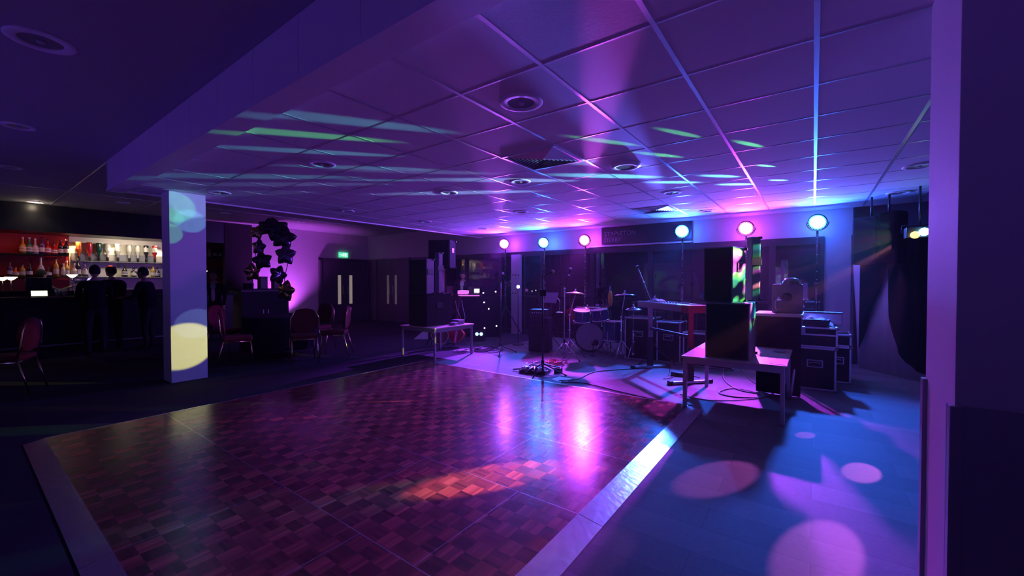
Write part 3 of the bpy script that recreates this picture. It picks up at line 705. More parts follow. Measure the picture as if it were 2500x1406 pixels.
# ------------------------------------------------------------------ flight cases
def flight_case(x0, x1, y0, y1, z0, z1, label, lid=.0, rz=0, plate=True):
    t = thing('flight_case', label, 'flight case', ((x0+x1)/2, (y0+y1)/2, z0), rz); a, b, h = (x1-x0)/2, (y1-y0)/2, z1-z0
    B('body', 'case_panel', (-a+.004, a-.004, -b+.004, b-.004, .004, h-.004), t)
    g = MB(); e = .022
    for sx in (-1,1):
        for sy in (-1,1): g.box(*sorted((sx*a, sx*(a-e))), *sorted((sy*b, sy*(b-e))), 0, h, .003)
    for sy in (-1,1):
        for zz in (0, h-e): g.box(-a, a, *sorted((sy*b, sy*(b-e))), zz, zz+e, .003)
    for sx in (-1,1):
        for zz in (0, h-e): g.box(*sorted((sx*a, sx*(a-e))), -b, b, zz, zz+e, .003)
    if lid: g.box(-a-.002, a+.002, -b-.002, b+.002, h-lid-.01, h-lid+.01)
    g.build('metal_edging', 'aluminium', t)
    g = MB()
    for sx in (-1,1):
        for sy in (-1,1):
            for zz in (0, h): g.ell((sx*(a-.008), sy*(b-.008), min(max(zz,.015),h-.012)), .022, 8, 6)
    g.build('ball_corner', 'steel', t)
    if plate:
        hz = h*.62
        d = MB().box(-.085,.085,-b-.006,-b+.001,hz-.05,hz+.05,.004).build('handle_plate', 'steel', t)
        MB().box(-.07,.07,-b-.009,-b-.005,hz-.036,hz+.036).build('handle_recess', 'case_panel', d)
        T('handle', 'steel', smooth_path([(-.05,-b-.014,hz),(-.04,-b-.022,hz+.015),(.04,-b-.022,hz+.015),(.05,-b-.014,hz)], 3), .006, d)
    return t
q = Z(1995, 950); fx0, fx1 = -.2, .24; fy = 6.56
flight_case(fx0, fx1, fy, fy+.55, .0, .545, 'black flight case on the floor with recessed handle, under the shorter case')
flight_case(fx0, fx1+.01, fy, fy+.5, .548, .81, 'shallow flight case on top of the larger one beside the right table', lid=.1, plate=False)
flight_case(.1, .42, 7.2, 7.7, .0, .5, 'dark flight case behind the front pair in the shadow', plate=True)
flight_case(.1, .42, 7.2, 7.6, .503, .67, 'shallow case with bright corner stacked behind the front pair', plate=False)
t = thing('crumpled_cover', 'crumpled grey cover bundled on top of the shallow flight case', 'cover', ((fx0+fx1)/2, fy+.2, .812))
lump(.2, .17, .13, 9).build('cover', 'white_cloth', t, solid=.006)
t = thing('cable_bundle', 'dark bundle of coiled cable lying on the flight case front edge', 'cable', ((fx0+fx1)/2-.02, fy+.05, .815))
g = MB(); rn = random.Random(4)
for k in range(5):
    g.tube([( .15*math.cos(a)*(1+.1*k*.3), .045*math.sin(a)+rn.uniform(-.01,.01), .012+.017*k+.004*math.sin(3*a)) for a in [2*PI*i/24 for i in range(24)]], .011, 6, closed=True)
g.build('coil', 'cable', t)
t = thing('keyboard_case', 'silver topped slim case lying across behind the crumpled cover', 'case', ((fx0+fx1)/2+.06, fy+.44, .812), -.04)
B('body', 'aluminium', (-.23,.23,-.05,.05,0,.15), t, .008); B('lid', 'case_lid', (-.235,.235,-.052,.052,.152,.17), t, .004); MB().box(-.235,-.2,-.056,-.04,.15,.21,.004).build('latch', 'steel', t)
flight_case(-2.75, -2.25, 7.2, 7.65, 0, .75, 'tall rack flight case behind the stage piano left column')
flight_case(-2.2, -1.8, 7.25, 7.65, 0, .7, 'rack flight case with blue lit gear behind the stage piano')
flight_case(-1.75, -1.0, 7.2, 7.6, 0, .55, 'long low flight case behind the right speaker table', plate=False)
t = thing('folded_stand', 'folded silver speaker stand leaning between the right table and the flight cases', 'stand', (-.16, 6.3, 0), 0)
for k, (dx, dy) in enumerate(((0,0),(.04,.05),(.09,-.02))):
    T('leg', 'aluminium' if k != 1 else 'black_plastic', [(-.14+dx,-.45+dy,.02),(.0+dx*.4,.05+dy*.4,.86)], .014, t)
MB().box(-.06,.08,-.02,.1,.74,.83,.01).build('hub', 'aluminium', t); MB().box(-.03,.05,.02,.1,.83,.93,.01).build('clamp', 'piano_silver', t)
# ------------------------------------------------------------------ mixing desk table at the back right
a = Z(1846, 764, 1.0); b = Z(1955, 772, 1.0)
t = thing('mixing_table', 'high table with pink lit pale top edge behind the right speaker stack', 'table', ((a.x+b.x)/2, a.y+.25, 0))
w2 = (b.x-a.x)/2+.02; a0 = t.location.copy()
zt = 1.0
B('tabletop', 'wood_table', (-w2, w2, -.25, .28, zt-.035, zt), t, .004); B('front_cloth', 'black_cloth', (-w2+.02, w2-.02, -.2, -.19, .01, zt-.035), t)
for sx in (-1,1):
    for sy in (-1,1): T('leg', 'table_metal', [(sx*(w2-.05), sy*.15, 0), (sx*(w2-.05), sy*.15, zt-.035)], .016, t)
t = thing('equipment_box', 'upright dull purple box standing on the high back table', 'box', (a0.x+.08, a0.y+.05, zt))
B('casing', 'case_lid', (-.16,.16,-.1,.1,0,.36), t, .01); MB().lathe([(0,-.115),(.05,-.11),(.055,-.1)], 20, o=(0,0,.2), axis='y').build('dial', 'black_plastic', t)
t = thing('rounded_hat', 'small olive domed cap resting on the upright purple box', 'cap', (a0.x+.12, a0.y+.05, zt+.36))
MB().lathe([(.11,0),(.1,.03),(.07,.07),(0,.085)], 20).build('crown', 'guitar_brown', t); MB().lathe([(.13,.0),(.13,.006),(.0,.006)], 20).build('brim', 'guitar_brown', t)
t = thing('desk_lamp', 'tiny gooseneck desk lamp with pink lit head in front of the purple box', 'lamp', (a0.x-.02, a0.y-.12, zt))
MB().lathe([(0,0),(.04,0),(.035,.02),(0,.025)], 16).build('base', 'black_plastic', t); T('gooseneck', 'steel', smooth_path([(0,0,.02),(-.02,0,.12),(.02,-.02,.2),(.03,-.05,.17)], 4), .006, t); MB().ell((.03,-.05,.165), (.03,.03,.018)).build('shade', 'chrome', t)
# ------------------------------------------------------------------ DJ booth, guitars, bits behind the left stack
bl = D(1120, 720, 10.3); br = D(1222, 720, 10.3); bc = (bl+br)/2
t = thing('dj_booth', 'black DJ booth with star lights on its front cloth', 'DJ booth', (bc.x, bc.y, 0), YAW)
bw = (br-bl).length/2
B('star_cloth', 'black_cloth', (-bw, bw, -.03, 0, .0, 1.02), t); B('counter', 'bar_black', (-bw-.02, bw*.1, -.06, .5, 1.02, 1.05), t, .004)
B('counter_edge', 'pink_glow', (-bw, -.0, -.066, -.055, 1.025, 1.05), t)
lo = Matrix.Translation(t.location) @ Matrix.Rotation(YAW,4,'Z'); li = lo.inverted()
for px, py in ((1180,715),(1210,712),(1182,738),(1193,754),(1183,801),(1212,796)):
    v = li @ D(px, py, 10.26); MB().ell((v.x, -.04, v.z), .018, 8, 6).build('star_light', 'led_white', t)
t = thing('laptop', 'bright white laptop screen glowing on the DJ booth', 'laptop', D(1157,708,10.4)-Vector((0,0,.10)), YAW)
B('keyboard_base', 'black_plastic', (-.14,.14,-.1,.1,0,.015), t, .003); o = MB().box(-.14,.14,.1,.11,.01,.19).build('lid', 'black_plastic', t); B('screen', 'screen', (0,.13,.09,.099,.03,.13), t)
t = thing('dj_mixer', 'mixer with purple glow put into its casing beside the laptop on the DJ booth', 'mixer', D(1131,708,10.35)-Vector((0,0,.1)), YAW)
B('casing', 'pink_glow', (-.13,.13,-.1,.1,0,.09), t, .008)  # purple light on the casing is put into its emissive material
q = D(1170, 812, 9.6)
t = thing('light_bar', 'low light bar with two cyan lamps on the floor before the DJ booth', 'lamp', (q.x, q.y, 0), YAW)
B('housing', 'black_plastic', (-.14,.14,-.05,.06,.02,.24), t, .01)
for s in (-1,1): MB().lathe([(0,-.055),(.035,-.055),(.04,-.045)], 16, o=(s*.05,0,.17), axis='y').build('lens', 'led_cyan', t)
q = D(1183, 714, 10.0)
for k, (px, py) in enumerate(((1265, 700),)):
    q = D(px, py, 9.0); t = thing('spot_lamp', 'small bright white lamp clipped beside the pale post', 'lamp', (q.x, q.y, q.z), YAW)
    MB().lathe([(0,0),(.035,0),(.045,.1),(0,.1)], 16, axis='y').build('housing', 'black_plastic', t); MB().lathe([(0,-.004),(.036,-.003)], 16, axis='y').build('lens', 'led_white', t)
    T('stem', 'black_plastic', [(0,.06,0),(0,.06,-q.z+.02)], .01, t); MB().lathe([(0,-q.z),(.13,-q.z),(.13,-q.z+.02),(0,-q.z+.03)], 16, o=(0,.06,0)).build('base', 'black_plastic', t)
def guitar(px, py, d, m, label, rz):
    q = D(px, py, d); t = thing('guitar', label, 'guitar', (q.x, q.y, 0), rz)
    out = []
    for k in range(40):
        a = 2*PI*k/40; s = math.sin(a); r = .19*(1-.22*math.exp(-((s-.15)/.22)**2))*(.82 if s > .15 else 1); out.append((r*math.cos(a), 0, .33+.24*s))
    rot = Matrix.Rotation(-.2, 3, 'X')
    MB().prism([rot@Vector(p) for p in out], rot@Vector((0,.09,0))).build('guitar_body', m, t)
    g = MB(); g.tube([rot@(Vector(p)+Vector((0,-.002,0))) for p in out], .007, 6, closed=True); g.build('binding', 'guitar_cream', t)
    MB().lathe([(0,-.004),(.045,-.004),(.047,-.001)], 20, o=rot@Vector((0,-.001,.38)), axis='y').build('sound_hole', 'black_plastic', t)
    MB().box(-.026,.026,-.02,.01,.5,.98,rot=rot,piv=(0,0,0)).build('neck', 'guitar_brown', t)
    MB().box(-.04,.04,-.015,.008,.98,1.1,rot=rot,piv=(0,0,0)).build('headstock', 'guitar_brown', t)
    g = MB(); g.tube([(-.12,-.13,.1),(-.12,.3,.02),(0,.2,.55),(.12,.3,.02),(.12,-.13,.1)], .009, 6); g.build('stand', 'black_plastic', t)
guitar(1076, 830, 8.5, 'guitar_brown', 'dark acoustic guitar with pale edging under the left table', YAW+.5)
guitar(1110, 828, 8.7, 'guitar_red', 'glossy red acoustic guitar beyond the left table', YAW-.3)
q = Z(1030, 828); t = thing('pale_wedge', 'pale folded board leaning behind the left table', 'board', (q.x, q.y, 0), YAW)
MB().prism([(-.2,0,.0),(.14,0,0),(.12,.1,.28)], (0,.02,0)).build('board', 'paper', t)
# ------------------------------------------------------------------ cables and clutter on the floor
def cable(name, pts, m, r, label, cat='cable'):
    o = T(name, m, smooth_path(pts, 6), r, None, 6); return tag(o, label, cat)
def floorpts(l, z=.008): return [Z(px, py, z) for px, py in l]
cable('cable', floorpts([(1365,929),(1410,925),(1450,908),(1500,903),(1560,899)]), 'cable', .007, 'black cable running from the paper sheet towards the piano stand')
cable('cable', floorpts([(1370,932),(1430,936),(1520,958),(1620,980),(1690,990)], .012), 'cable', .008, 'black cable lying along the back edge of the dance floor')
cable('cable', floorpts([(1775,880),(1765,920),(1800,950),(1860,962),(1850,970),(1790,968),(1755,958),(1790,948),(1850,958),(1880,952)]), 'cable_grey', .008, 'grey cable looped on the floor beneath the right table')
cable('cable', floorpts([(1800,885),(1830,925),(1870,948),(1895,955),(1850,972),(1760,978),(1700,972),(1660,962)]), 'cable_grey', .006, 'thinner grey cable crossing the floor beneath the right table')
cable('cable', floorpts([(1652,915),(1635,925),(1640,935),(1660,930),(1690,925)]), 'cable', .006, 'short black cable from the power brick near the piano stand')
cable('cable', [D(1640,880,6.2), Z(1632,915,.01), Z(1620,925,.01), Z(1645,920,.01)], 'cable', .005, 'thin black cable hanging down behind the piano stand foot')
rn = random.Random(11)
def tangle(label, cx, cy, rx, n, m, name='cable_tangle', r=.007):
    g = MB(); c = Z(cx, cy)
    for k in range(n):
        a0, r0 = rn.random()*6, rn.uniform(.35,1)*rx; ox, oy = rn.uniform(-.3,.3)*rx, rn.uniform(-.3,.3)*rx; e = rn.uniform(.5,1)
        g.tube([c+Vector((ox+r0*math.cos(a)*e, oy+r0*math.sin(a), .012+.008*k*.6+.006*math.sin(3*a+k))) for a in [a0+2*PI*i/20 for i in range(20)]], r, 6, closed=True)
    return tag(g.build(name, m), label, 'cable')
tangle('red cable coiled on the floor right of the vocal microphone stand', 1350, 888, .22, 7, 'cable_red')
tangle('tangle of dark cables on the floor by the left microphone stand', 1180, 856, .32, 8, 'cable')
tangle('pinkish cable tangle on the floor behind the left table leg', 1135, 858, .22, 6, 'cable_grey', r=.008)
tangle('lavender lit cable coil lying behind the vocal microphone stand', 1310, 892, .2, 6, 'cable_grey')
q = Z(1300, 912)
t = thing('pedal_board', 'black effects pedal board at the foot of the vocal microphone stand', 'pedal board', (q.x, q.y+.08, 0), .2)
B('board', 'black_plastic', (-.22,.2,-.12,.14,.0,.05), t, .01)
for k in range(4):
    p_ = MB().box(-.2+.1*k, -.12+.1*k, -.08, .06, .05, .09, .006).build('pedal', ['steel','black_plastic','case_lid','steel'][k], t)
    MB().lathe([(0,.1),(.01,.1),(.012,.09)], 10, o=(-.16+.1*k,-.04,0)).build('footswitch', 'chrome', p_)
g = MB()
for k in range(7):
    a = -2.6+.5*k+rn.uniform(-.2,.2); L = rn.uniform(.25,.4); z0 = .02+.012*k
    g.tube([(q.x+.08*math.cos(a), q.y+.1+.08*math.sin(a), z0+.05), (q.x+L*math.cos(a), q.y+.1+L*.7*math.sin(a), z0)], .013, 6)
tag(g.build('folded_stands', 'steel'), 'pile of folded stand legs around the pedal board', 'stand')
t = thing('coiled_drum_key', 'small ribbed black microphone case right of the pedal board', 'case', Z(1363,910)); B('casing', 'black_plastic', (-.05,.05,-.05,.05,0,.08), t, .01)
g = MB(); pp = floorpts([(1345,926),(1366,919),(1397,925),(1376,935)], .002); g.prism(pp, (0,0,.002)); tag(g.build('paper_sheet', 'paper'), 'white paper sheet on the floor beside the microphone stand', 'paper')
t = thing('power_brick', 'small black power brick on the floor under the piano', 'power supply', Z(1655,917)); B('casing', 'black_plastic', (-.09,.09,-.06,.06,0,.06), t, .01); T('lead', 'cable', [(.09,0,.02),(.2,.05,.01),(.3,.02,.01)], .006, t)
t = thing('foot_pedal', 'small chrome pedal on the right end of the right table top', 'pedal', (-.32, 5.7, .58)); B('casing', 'aluminium', (-.05,.05,-.04,.04,0,.03), t, .008); T('loop', 'cable_grey', [(.06*math.cos(a),-.08+.03*math.sin(a),.012) for a in [i*PI/6 for i in range(12)]], .008, t)
t = thing('paper_sheet', 'pale paper scrap on the front right corner of the right table', 'paper', (-.28, 4.84, .581)); B('sheet', 'paper', (-.07,.07,-.05,.05,0,.002), t)
for k, (x, y, s, lb) in enumerate(((-5.5,5.75,.1,'grey junction box on the left table behind the bass speaker'),(-5.42,5.55,.06,'flat pale device on the right end of the left table'))):
    t = thing('device_box', lb, 'device', (x, y, .58), .3*k); B('casing', 'piano_silver', (-s,s,-.08,.08,0,.05+.03*(1-k)), t, .008); T('lead', 'cable_grey', smooth_path([(s,0,.03),(s+.08,.0,.12),(s-.02,.05,.3),(s-.05,.05,.45)], 4), .006, t)
# ------------------------------------------------------------------ banquet chairs
def chair(label):
    t = thing('banquet_chair', label, 'chair', (0,0,0), 0, 'red banquet chairs')
    MB().box(-.21,.21,-.21,.2,.42,.49,.03).build('seat', 'red_fabric', t)
    out = []
    for k in range(24):
        a = 2*PI*k/24; c, s = math.cos(a), math.sin(a)
        z = .76+(.18*s if s > 0 else .24*s); x = .215*(abs(c)**.55)*(1 if c > 0 else -1) if s < 0 else .215*c*(1 if s < .99 else 1)
        if s > 0: x = .215*(abs(c)**.8)*(1 if c > 0 else -1)
        out.append((x, -.22-.1*(z-.5), z))
    g = MB(); g.prism(out, (0,.045,0)); bmesh.ops.bevel(g.bm, geom=[e for e in g.bm.edges if abs(e.verts[0].co.y-e.verts[1].co.y) < .03], offset=.01, segments=2, affect='EDGES'); g.build('backrest', 'red_fabric', t)
    for s in (-1,1):
        T('leg', 'gold_frame', [(s*.19,.17,.43),(s*.2,.21,.01)], .011, t)
        T('leg', 'gold_frame', [(s*.19,-.19,.45),(s*.2,-.3,.01)], .011, t)
        T('back_frame', 'gold_frame', [(s*.2,-.19,.44),(s*.215,-.235,.6),(s*.21,-.25,.78),(s*.15,-.26,.9)], .011, t)
    g = MB(); g.tube([(-.19,.17,.41),(.19,.17,.41),(.19,-.19,.41),(-.19,-.19,.41)], .01, 6, closed=True); g.build('seat_frame', 'gold_frame', t)
    return t
c0 = chair('red banquet chair seen side on, nearest the double doors')
def rz_dir(dx, dy): return math.atan2(-dx, dy)
c0.location = (-7.2, 4.22, 0); c0.rotation_euler[2] = rz_dir(-.68,-.73)
for (x, y, dx, dy, lb) in ((-7.12,3.6,-.93,.36,'red banquet chair with its rounded back to the dance floor'),
        (-8.25,4.45,.2,-1,'red banquet chair beyond the dark table, only its round top showing by the pink wall'),
        (-7.72,2.82,.35,.93,'shadowed red banquet chair closest to the pillar, turned to the table'),
        (-8.05,.38,-.45,-.89,'red banquet chair alone at the far left edge of the room'),
        (-9.0,3.1,.8,.5,'banquet chair in deep shadow at the far side of the dark table')):
    dup(c0, (x, y, 0), rz_dir(dx, dy), lb)
t = thing('round_table', 'round table under a dark navy cloth among the red chairs', 'table', (-8.15, 3.7, 0))
MB().lathe([(0,.74),(.6,.74),(.615,.73)], 40).build('tabletop', 'wood_table', t)
g = MB()
def skirt(a, b):
    an = 2*PI*a; r = .62+.035*b*math.sin(an*11)+.03*b; return Vector((r*math.cos(an), r*math.sin(an), .752-.6*b))
g.grid(skirt, 88, 5); g.lathe([(0,.752),(.62,.752)], 88); o = g.build('tablecloth', 'navy_cloth', None); tag(o, 'dark navy cloth draped over the round table', 'tablecloth'); o.location = t.location
T('leg', 'black_plastic', [(0,0,.02),(0,0,.73)], .04, t); MB().lathe([(0,0),(.28,0),(.28,.02),(0,.05)], 24).build('foot', 'black_plastic', t)
t = thing('drinks_cabinet', 'dark waist-high cabinet below the balloon arch', 'cabinet', (-12.1, 4.9, 0))
B('body', 'door_dark', (-.4,.4,-.55,.62,0,1.17), t, .005); B('top', 'counter_top', (-.43,.43,-.58,.65,1.17,1.2), t, .004)
for s in (-1,1):
    d_ = B('door', 'wall_dark', (.401,.415, min(.02,.56*s+.02), max(.02,.56*s+.02), .06, 1.12), t); MB().box(.415,.43,.02+s*.06-.01,.02+s*.06+.01,.5,.65).build('handle', 'steel', d_)
for k, (y, h, m) in enumerate(((.1,.32,'case_lid'),(.45,.2,'wall_grey'),(-.25,.14,'navy_cloth'))):
    t = thing('gift_box', ['tall pale box on the cabinet below the balloons','squat grey box at the right end of the dark cabinet','low dark box at the left end of the dark cabinet'][k], 'box', (-12.05, 4.9+y, 1.2), 0)
    B('box', m, (-.1,.1,-.09,.09,0,h-.03), t, .004); B('lid', m, (-.105,.105,-.095,.095,h-.03,h), t, .004)
# ------------------------------------------------------------------ balloon arch
DB = 9.6
hoop_pts = [(617,662),(622,632),(627,600),(634,572),(650,553),(675,548),(697,565),(706,600),(703,640),(695,680),(697,712)]
lowp = [D(x, y, DB) for x, y in hoop_pts]; foot = [Vector((lowp[0].x, lowp[0].y, .01)), Vector((lowp[-1].x, lowp[-1].y, .01))]
t = thing('balloon_arch_frame', 'thin black frame holding the star balloons in an arch', 'balloon frame', (foot[0].x, foot[0].y, 0))
o_ = Vector((foot[0].x, foot[0].y, 0))
T('hoop', 'black_plastic', smooth_path([foot[0]-o_]+[p-o_ for p in lowp]+[foot[1]-o_], 5), .008, t)
for f_ in foot: MB().lathe([(0,0),(.15,0),(.15,.02),(0,.03)], 20, o=f_-o_).build('base', 'black_plastic', t)
def star(px, py, rpx, m, label, yaw=0, roll=0, d=DB, leaf=0):
    p = D(px, py, d); r = rpx*d/FPX; t = thing('star_balloon', label, 'balloon', p, YAW+yaw, 'foil star balloons')
    R_ = Matrix.Rotation(roll, 3, 'Y'); g = MB(); n = 40; rings = []
    def rad(a):   # rounded five pointed star outline
        k = (a/(2*PI)*5) % 1; s = abs(k-.5)*2; return r*1.06*(.68+.36*s**1.15)
    for side in (-1, 1):
        prev = None; ctr = g.bm.verts.new(R_ @ Vector((0, side*r*.36, 0)))
        for q_ in (.25,.5,.75,.92,1.0):
            ring = []
            for k in range(n):
                a = 2*PI*k/n+PI/2; rr_ = rad(a-PI/2)*q_; th = r*.36*math.sqrt(max(0,1-q_**2.2))*(1-.25*q_*(1-rad(a-PI/2)/r))
                ring.append(g.bm.verts.new(R_ @ Vector((rr_*math.cos(a), side*th, rr_*math.sin(a)))))
            for k in range(n):
                vs = (ring[k], ring[(k+1)%n], prev[(k+1)%n], prev[k]) if prev else (ring[k], ring[(k+1)%n], ctr)
                f = g.bm.faces.new(vs); f.smooth = True
            prev = ring
    bmesh.ops.remove_doubles(g.bm, verts=g.bm.verts[:], dist=.0008)
    g.build('foil_body', m, t)
    MB().tube([R_@Vector((0,0,-r*.55)), R_@Vector((.01,0,-r*.8))], .008, 6).build('tail', m, t)
for a in ((628,567,17,'foil_gold','gold glinting star balloon at the upper left of the arch',.2,.3),
    (655,555,22,'foil_dark','dark star balloon at the top left of the arch, turned edge-on',.9,.1),
    (674,560,28,'foil_dark','largest dark star balloon at the top of the arch',.5,-.3),
    (692,580,28,'foil_dark','dark star balloon at the upper right of the arch carrying small lettering glints',.2,.2),
    (632,603,19,'foil_purple','grey purple star balloon below the gold one on the left side',-.2,.15),
    (640,636,22,'foil_dark','dark star balloon midway down the left side of the arch',.3,-.2),
    (697,622,25,'foil_purple','flat purple star balloon on the right side of the arch',0,.05),
    (679,671,23,'foil_dark','dark balloon seen edge-on like a leaf, inside the lower right of the arch',1.2,.35),
    (616,664,22,'foil_gold','gold rimmed balloon seen edge-on at the lower left of the arch',1.25,-.1),
    (698,710,25,'foil_gold','lowest gold star balloon at the right foot of the arch',-.3,.2)):
    star(a[0], a[1], a[2], a[3], a[4], a[5], a[6])
# ------------------------------------------------------------------ the bar
XB = -13.9
wl, wr = X(168, 600, XB).y, X(392, 600, XB).y+.35
struct(B('wall_bar_back_red', 'red_wall', (XB-.1, XB, -3.1, wl, 0, 2.6)))
struct(B('wall_bar_back_cream', 'cream_panel', (XB-.1, XB+.01, wl, wr, 0, 2.6)))
struct(B('wall_bar_back_end', 'red_wall', (XB-.1, XB, wr, 4.86, 0, 2.6)))
struct(B('wall_bar_side', 'bar_black', (XB, XL-.13, 4.8, 4.86, 0, 2.6)))
struct(B('wall_bar_divider', 'bar_black', (XB, XB+.5, wr, wr+.06, 0, 2.5)))
t = thing('bar_counter', 'long black bar counter in front of the bottle shelves', 'bar counter', (-11.95, .6, 0))
B('front_panel', 'bar_black', (.1,.16,-3.7,3.6,0,1.06), t); B('worktop', 'counter_top', (-.35,.24,-3.7,3.65,1.06,1.1), t, .006); B('foot_rail', 'steel', (.24,.27,-3.6,3.5,.16,.19), t)
def shelf(name, label, y0, y1, z, m, dep=.22, th=.03):
    o = B(name, m, (XB+.011, XB+dep, y0, y1, z-th, z), None, .003); tag(o, label, 'shelf'); return z
def shz(py, px=100, x=XB+.15): return X(px, py, x).z
zR1, zR2 = shz(621, 110), shz(675, 110)
shelf('bar_shelf', 'upper shelf of spirits on the red wall', -2.5, wl-.03, zR1, 'bar_black'); shelf('bar_shelf', 'lower shelf of bottles on the red wall', -2.5, wl-.03, zR2, 'bar_black')
zW1, zW2 = shz(627, 280), shz(676, 280)
t = tag(B('optic_rail', 'shelf_glass', (XB+.011, XB+.05, wl+.03, wr-.03, zW1-.1, zW1+.06), None, .004), 'grey rail behind the hanging optic bottles', 'rail')
shelf('bar_shelf', 'glass shelf under the optics on the cream panel', wl+.03, wr-.03, zW1-.12, 'shelf_glass', .18, .015); shelf('bar_shelf', 'lowest shelf on the cream panel with a few bottles', wl+.03, wr-.03, zW2, 'shelf_glass', .2, .015)
def bottle(px, z, m, label, h=.3, r=.036, grp='bottles on the bar shelves', x=XB+.14, cap='cap', shape=0, lab=1):
    p = X(px, 650, x); t = thing('bottle', label, 'bottle', (x, p.y, z), 0, grp)
    sh = [[(0,.0),(r,.002),(r,h*.55),(r*.85,h*.64),(r*.36,h*.74),(r*.34,h*.93)], [(0,0),(r*1.15,.002),(r*1.25,h*.3),(r,h*.5),(r*.4,h*.62),(r*.34,h*.93)], [(0,0),(r*1.2,.002),(r*1.2,h*.5),(r*.4,h*.56),(r*.38,h*.9)]][shape]
    MB().lathe(sh, 14).build('glass_body', 'bottle_'+m, t); MB().lathe([(r*.4,h*.9),(r*.4,h),(0,h)], 12).build('cap', cap, t)
    if lab: MB().lathe([(r*1.03*(1.2 if shape else 1),h*.14),(r*1.03*(1.2 if shape else 1),h*.4)], 14).build('label', 'label', t)
    return t
H = .36
for i, (px, m, lb, h, sh, cp) in enumerate(((57,'gold','amber labelled bottle with pale top, leftmost on the upper red shelf',.36,1,'paper'),(73,'teal','pale green bottle second from left on the upper red shelf',.36,1,'paper'),(87,'clear','clear round bottle third from left on the upper red shelf',.34,1,'paper'),(104,'violet','tall violet bottle fourth from left on the upper red shelf',.38,0,'cap'),
    (118,'red','red bottle in the middle of the upper red shelf',.34,1,'cap'),(134,'red','small red bottle over a bright base on the upper red shelf',.26,1,'cap'),(149,'dark','dark bottle next to last on the upper red shelf',.34,0,'cap'),(163,'dark','dark bottle with pale shoulder at the right end of the upper red shelf',.36,0,'paper'))):
    bottle(px, zR1+.001, m, lb, h, .045, 'spirits on the upper red shelf', cap=cp, shape=sh)
for px, m, lb, h, sh, cp in ((24,'violet','dull violet bottle at the left of the lower red shelf',.3,0,'cap'),(38,'orange','squat orange bottle on the lower red shelf',.2,2,'cap'),(55,'gold','short yellowish bottle on the lower red shelf',.26,0,'cap'),(72,'dark','dark bottle behind the bartender on the lower red shelf',.28,0,'cap'),
    (100,'white','big white bottle with round pale stopper on the lower red shelf',.42,1,'paper'),(118,'dark','squat dark bottle right of the white one on the lower red shelf',.22,2,'cap'),(137,'gold','tall gold bottle on the lower red shelf',.42,0,'gold_frame'),(155,'clear','clear bottle with bright cap on the lower red shelf',.3,0,'paper'),(163,'amber','slim bottle at the right end of the lower red shelf',.36,0,'paper')):
    bottle(px, zR2+.001, m, lb, h, .045, 'bottles on the lower red shelf', cap=cp, shape=sh)
for px, m, lb, h, sh in ((182,'white','cream bottle at the left of the lowest cream panel shelf',.34,1),(190,'dark','tall slim dark bottle on the lowest cream panel shelf',.42,0),(207,'violet','dark purple bottle left of the two heads at the bar',.38,2),(304,'dark','dark bottle with white label right of the reddish head',.34,1),(326,'dark','squat square dark bottle beside the third man',.27,2),(374,'amber','brown bottle high behind the third man at the bar',.3,0),(384,'dark','dark bottle against the pillar edge',.28,1)):
    bottle(px, zW2+.001, m, lb, h, .048, 'bottles on the lowest cream shelf', shape=sh)
words = ['leftmost','second from left','third from left','fourth from left','fifth from left','fourth from right','third from right','second from right','rightmost']
for i, (px, m) in enumerate(((193,'orange'),(219,'red'),(242,'green'),(263,'clear'),(288,'clear'),(316,'clear'),(337,'clear'),(357,'dark'),(378,'red'))):
    p = X(px, 640, XB+.11); r = .05; z = zW1+.02
    t = thing('optic_bottle', '%s upturned %s bottle in the optics row on the cream panel' % (words[i], m), 'bottle', (XB+.11, p.y, z), 0, 'upturned bottles on optics')
    MB().lathe([(0,.3),(r*.9,.3),(r,.28),(r,.1),(r*.4,.03),(r*.35,-.03)], 14).build('glass_body', 'bottle_'+m, t); MB().lathe([(r*1.02,.13),(r*1.02,.24)], 14).build('label', 'label' if i > 2 else 'bottle_'+m, t)
    MB().lathe([(r*.4,-.03),(r*.5,-.04),(r*.5,-.12),(r*.3,-.13),(r*.25,-.17),(0,-.17)], 12).build('optic_measure', 'black_plastic', t)
    MB().box(-.08,-.045,-.012,.012,-.02,.02).build('bracket', 'steel', t)
for px, m, lb in ((497,'orange','small orange bottle just right of the pillar'),(502,'clear','clear bottle right of the pillar'),(512,'clear','bottle with pale stopper in the shadow right of the pillar'),(525,'dark','dark bottle with pale label, next to last right of the pillar'),(538,'dark','dark bottle with pale label farthest right of the pillar')):
    bottle(px, shz(628, 515), m, lb, .3, .04, 'bottles right of the pillar', x=XB+.14)
shelf('bar_shelf', 'short dark shelf of bottles right of the pillar', wr+.08, 4.78, shz(628, 515), 'bar_black')
shelf('bar_shelf', 'lower dark shelf right of the pillar', wr+.08, 4.78, shz(662, 515), 'bar_black')
for px, py, lb in ((6,681,'small glowing shelf light at the left picture edge'),(27,680,'bright conical shelf light left of the till'),(176,674,'small glowing light at the foot of the cream panel edge'),(155,713,'bright counter light right of the till'),(497,664,'dim shelf light right of the pillar')):
    p = X(px, py, -12.9); t = thing('bar_light', lb, 'light', (p.x, p.y, p.z), 0, 'small bar lights')
    MB().lathe([(0,-.04),(.03,-.03),(.09,.03),(.085,.035),(0,-.0)], 16).build('shade', 'bar_glow', t); MB().tube([(0,0,-.04),(0,0,1.2-p.z)], .006, 6).build('stem', 'steel', t)
struct(B('trim_8', 'bar_black', (-13.0, -12.75, -3.0, 4.3, .9, 1.2)))
